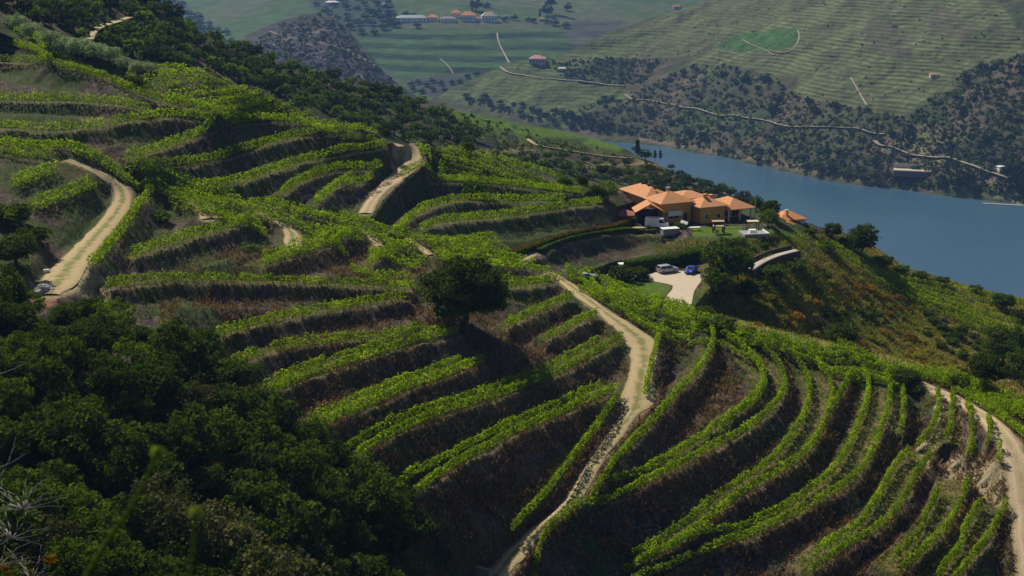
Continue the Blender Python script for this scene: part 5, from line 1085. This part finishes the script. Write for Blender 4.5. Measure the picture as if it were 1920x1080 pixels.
# quay
q = F4.pt(1710, 320); qz = float(q[2]); qe = empty('quay', F4.pt(1712, 324) + np.array([0, -6, 3.0]), R(-14), 'pale stone platform with a retaining wall above the far shore', 'quay')
MB().box(-19, 19, 0, 14, -4, 1.2).build('platform', M_stone, qe); MB().box(-18.8, 18.8, 2, 13.8, 1.2, 1.5).build('paving', M_pave, qe); MB().box(-19, 19, 13.8, 14.4, 1.2, 5.5).build('wall', M_pave, qe)
l2 = empty('retaining_wall', on_plane(1695, 343, 3), R(-6), 'low pale wall at the water below the quay', 'wall'); MB().box(-9, 9, 0, .8, -4, 1.5).build('wall', M_pave, l2)
# boat, jetty
bt = empty('boat', on_plane(1638, 341, 0), R(-8), 'small white motor boat alone on the river', 'boat')
hull = MB(); st = [(-3.2, .95, .0), (-1.5, 1.15, 0), (1, 1.1, 0), (2.4, .7, .1), (3.4, .05, .25)]; vs = []
for x, wd, k in st: vs += [(x, -wd, .75 + k), (x, -wd * .6, -.15), (x, wd * .6, -.15), (x, wd, .75 + k)]
hull.add(vs, [(i * 4 + a, i * 4 + 4 + a, i * 4 + 5 + a, i * 4 + a + 1) for i in range(4) for a in range(3)] + [(i * 4 + 3, i * 4 + 7, i * 4 + 4, i * 4) for i in range(4)] + [(0, 1, 2, 3)]); hull.build('hull', M_white, bt)
MB().prism([(-1.2, .8), (1.2, .85), (.6, 1.7), (-1.1, 1.75)], -.75, .75).build('cabin', M_white, bt); MB().box(-3.5, -3.2, -.2, .2, 0, 1.1).build('outboard_motor', M_darkwood, bt)
jt = empty('jetty', on_plane(1882, 384, 0), R(-16), 'long low floating jetty moored at the far shore on the right', 'jetty'); MB().box(-18, 22, -1.2, 1.2, -.3, .55).build('deck', M_pave, jt)
for k in range(8): MB().cyl((-17 + k * 5.4, -1.0, -1), (-17 + k * 5.4, -1.0, 2.2), .14).build('pile', M_metal, jt)
MB().box(-18, 22, -1.15, -1.05, 1.3, 1.4).build('rail', M_metal, jt)
# power pylons on the ridge
def pylon(loc, h, label):
    e_ = empty('power_pylon', loc, R(20), label, 'pylon'); b = MB(); k = [(-1, -1), (1, -1), (1, 1), (-1, 1)]
    for i in range(4):
        a = k[i]; n_ = k[(i + 1) % 4]
        b.cyl((a[0] * h * .09, a[1] * h * .09, -1), (a[0] * .3, a[1] * .3, h), .09, .06, 4)
        for j in range(5):
            z0, z1 = h * j / 5, h * (j + 1) / 5; w0, w1 = h * .09 + (.3 - h * .09) * j / 5, h * .09 + (.3 - h * .09) * (j + 1) / 5
            b.cyl((a[0] * w0, a[1] * w0, z0), (n_[0] * w1, n_[1] * w1, z1), .05, .05, 4)
    b.build('tower', M_metal, e_)
    for z_ in (.75, .87): MB().cyl((-h * .14, 0, h * z_), (h * .14, 0, h * z_), .09, n=4).build('crossarm', M_metal, e_)
pylon(F3.pt(961, 268), 14, 'grey lattice pylon on the ridge vineyard right of the wood')
# ------------------------------------------------------------------ plants close to the camera
P0 = lambda px, py, t: unproj(px, py, t)
st_ = P0(300, 850, 1.3); stem = empty('grass_stem', P0(150, 1110, 1.3), 0, 'blurred green grass stem leaning right, close to the camera at the lower left', 'grass stem')
def tube(pts, r0, r1, org, name, mat, parent, n=8):
    b = MB(); m = len(pts) - 1
    for i in range(m): b.cyl(Vector(pts[i]) - Vector(org), Vector(pts[i + 1]) - Vector(org), r0 + (r1 - r0) * i / m, r0 + (r1 - r0) * (i + 1) / m, n)
    return b.build(name, mat, parent, True)
M_stem = leaf_mat('stem_green', (.20, .30, .06), .4, .05)
pp = [P0(*a, 1.3) for a in densify([(110,1180),(165,1075),(205,1010),(240,960),(270,905),(295,850)], 14)]; tube(pp, .0032, .0018, stem.location, 'stem', M_stem, stem)
V, Fq, tn, c = crown_np(np.random.default_rng(5), 6, 8, .5, lump=.5); tip = P0(297, 845, 1.3); link('seed_head', mesh_np('seed_head', V * .007 + (tip - np.array(stem.location)), Fq, False, {'tint': tn}), M_stem, stem)
s2 = empty('grass_stem', P0(355, 1110, 1.1), 0, 'short blurred green grass stem close to the camera at the bottom edge', 'grass stem'); tube([P0(*a, 1.1) for a in densify([(350,1140),(360,1060),(366,1000),(368,965)], 14)],   .0026, .0015, s2.location, 'stem', M_stem, s2); tip = P0(368, 960, 1.1); link('seed_head', mesh_np('seed_head', V * .006 + (tip - np.array(s2.location)), Fq, False, {'tint': tn}), M_stem, s2)
# dry plant at the lower left edge
M_dead = plain('dead_twig', (.20, .18, .17), .9, .15, 30); rt = np.random.default_rng(15); t0 = 22.0; tw = empty('dry_shrub', P0(20, 1110, t0), 0, 'dry grey shrub of thin bare twigs with yellowish seed heads at the lower left corner', 'shrub')
for k in range(80):
    c0 = [(45, 955), (20, 1010), (0, 1060), (60, 1090)][k % 4]; a = rt.uniform(-.3, 3.6); L_ = rt.uniform(35, 95); x1, y1 = c0[0] + math.cos(a) * L_, c0[1] - math.sin(a) * L_ * .8; mx, my = (c0[0] + x1) / 2 + rt.normal(0, 6), (c0[1] + y1) / 2 + rt.normal(0, 6)
    d0 = t0 + rt.uniform(-.8, .8); tube([P0(*q, d0 + .1 * j) for j, q in enumerate(densify([c0, (mx, my), (x1, y1)], 16))], .007, .003, tw.location, 'twig', M_dead, tw, 5)
for k in range(24):
    x, y = rt.uniform(-10, 110), rt.uniform(1005, 1085); V, Fq, tn, c = crown_np(rt, 9, 12, .6, lump=.6, hollow=.9); link('seed_head', mesh_np('seed_head', V * rt.uniform(.03, .07) + (P0(x, y, t0 + rt.uniform(-.5, .5)) - np.array(tw.location)), Fq, False, {'tint': tn}), LM['olive'] if k % 3 else LM['rust'], tw)
for i, (x0, y0, x1, y1) in enumerate([(0, 700, 62, 672), (0, 910, 30, 820), (0, 875, 48, 850)]):
    tw2 = empty('bare_branch', P0(x0 - 10, y0, 40), 0, ['thin bare branch reaching from the left edge over the wood', 'thin dry stalk rising at the left edge', 'second thin dry stalk crossing at the left edge'][i], 'branch')
    tube([P0(*q, 40) for q in densify([(x0 - 12, y0 + 6), ((x0 + x1) / 2, (y0 + y1) / 2 + 4), (x1, y1)], 12)], .03, .01, tw2.location, 'branch', M_dead, tw2, 5)
# ------------------------------------------------------------------ haze
n = Nodes('haze_air'); pv = n.n('ShaderNodeVolumePrincipled'); pv.inputs['Color'].default_value = (.26, .48, 1.0, 1); pv.inputs['Density'].default_value = .000085; pv.inputs['Anisotropy'].default_value = .2
n.l(pv.outputs[0], n.out.inputs['Volume']); hz = MB().box(-1600, 3800, -60, 3900, -320, 420).build('haze', n.m); hz['kind'] = 'stuff'; hz['label'] = 'thin bluish haze filling the valley'
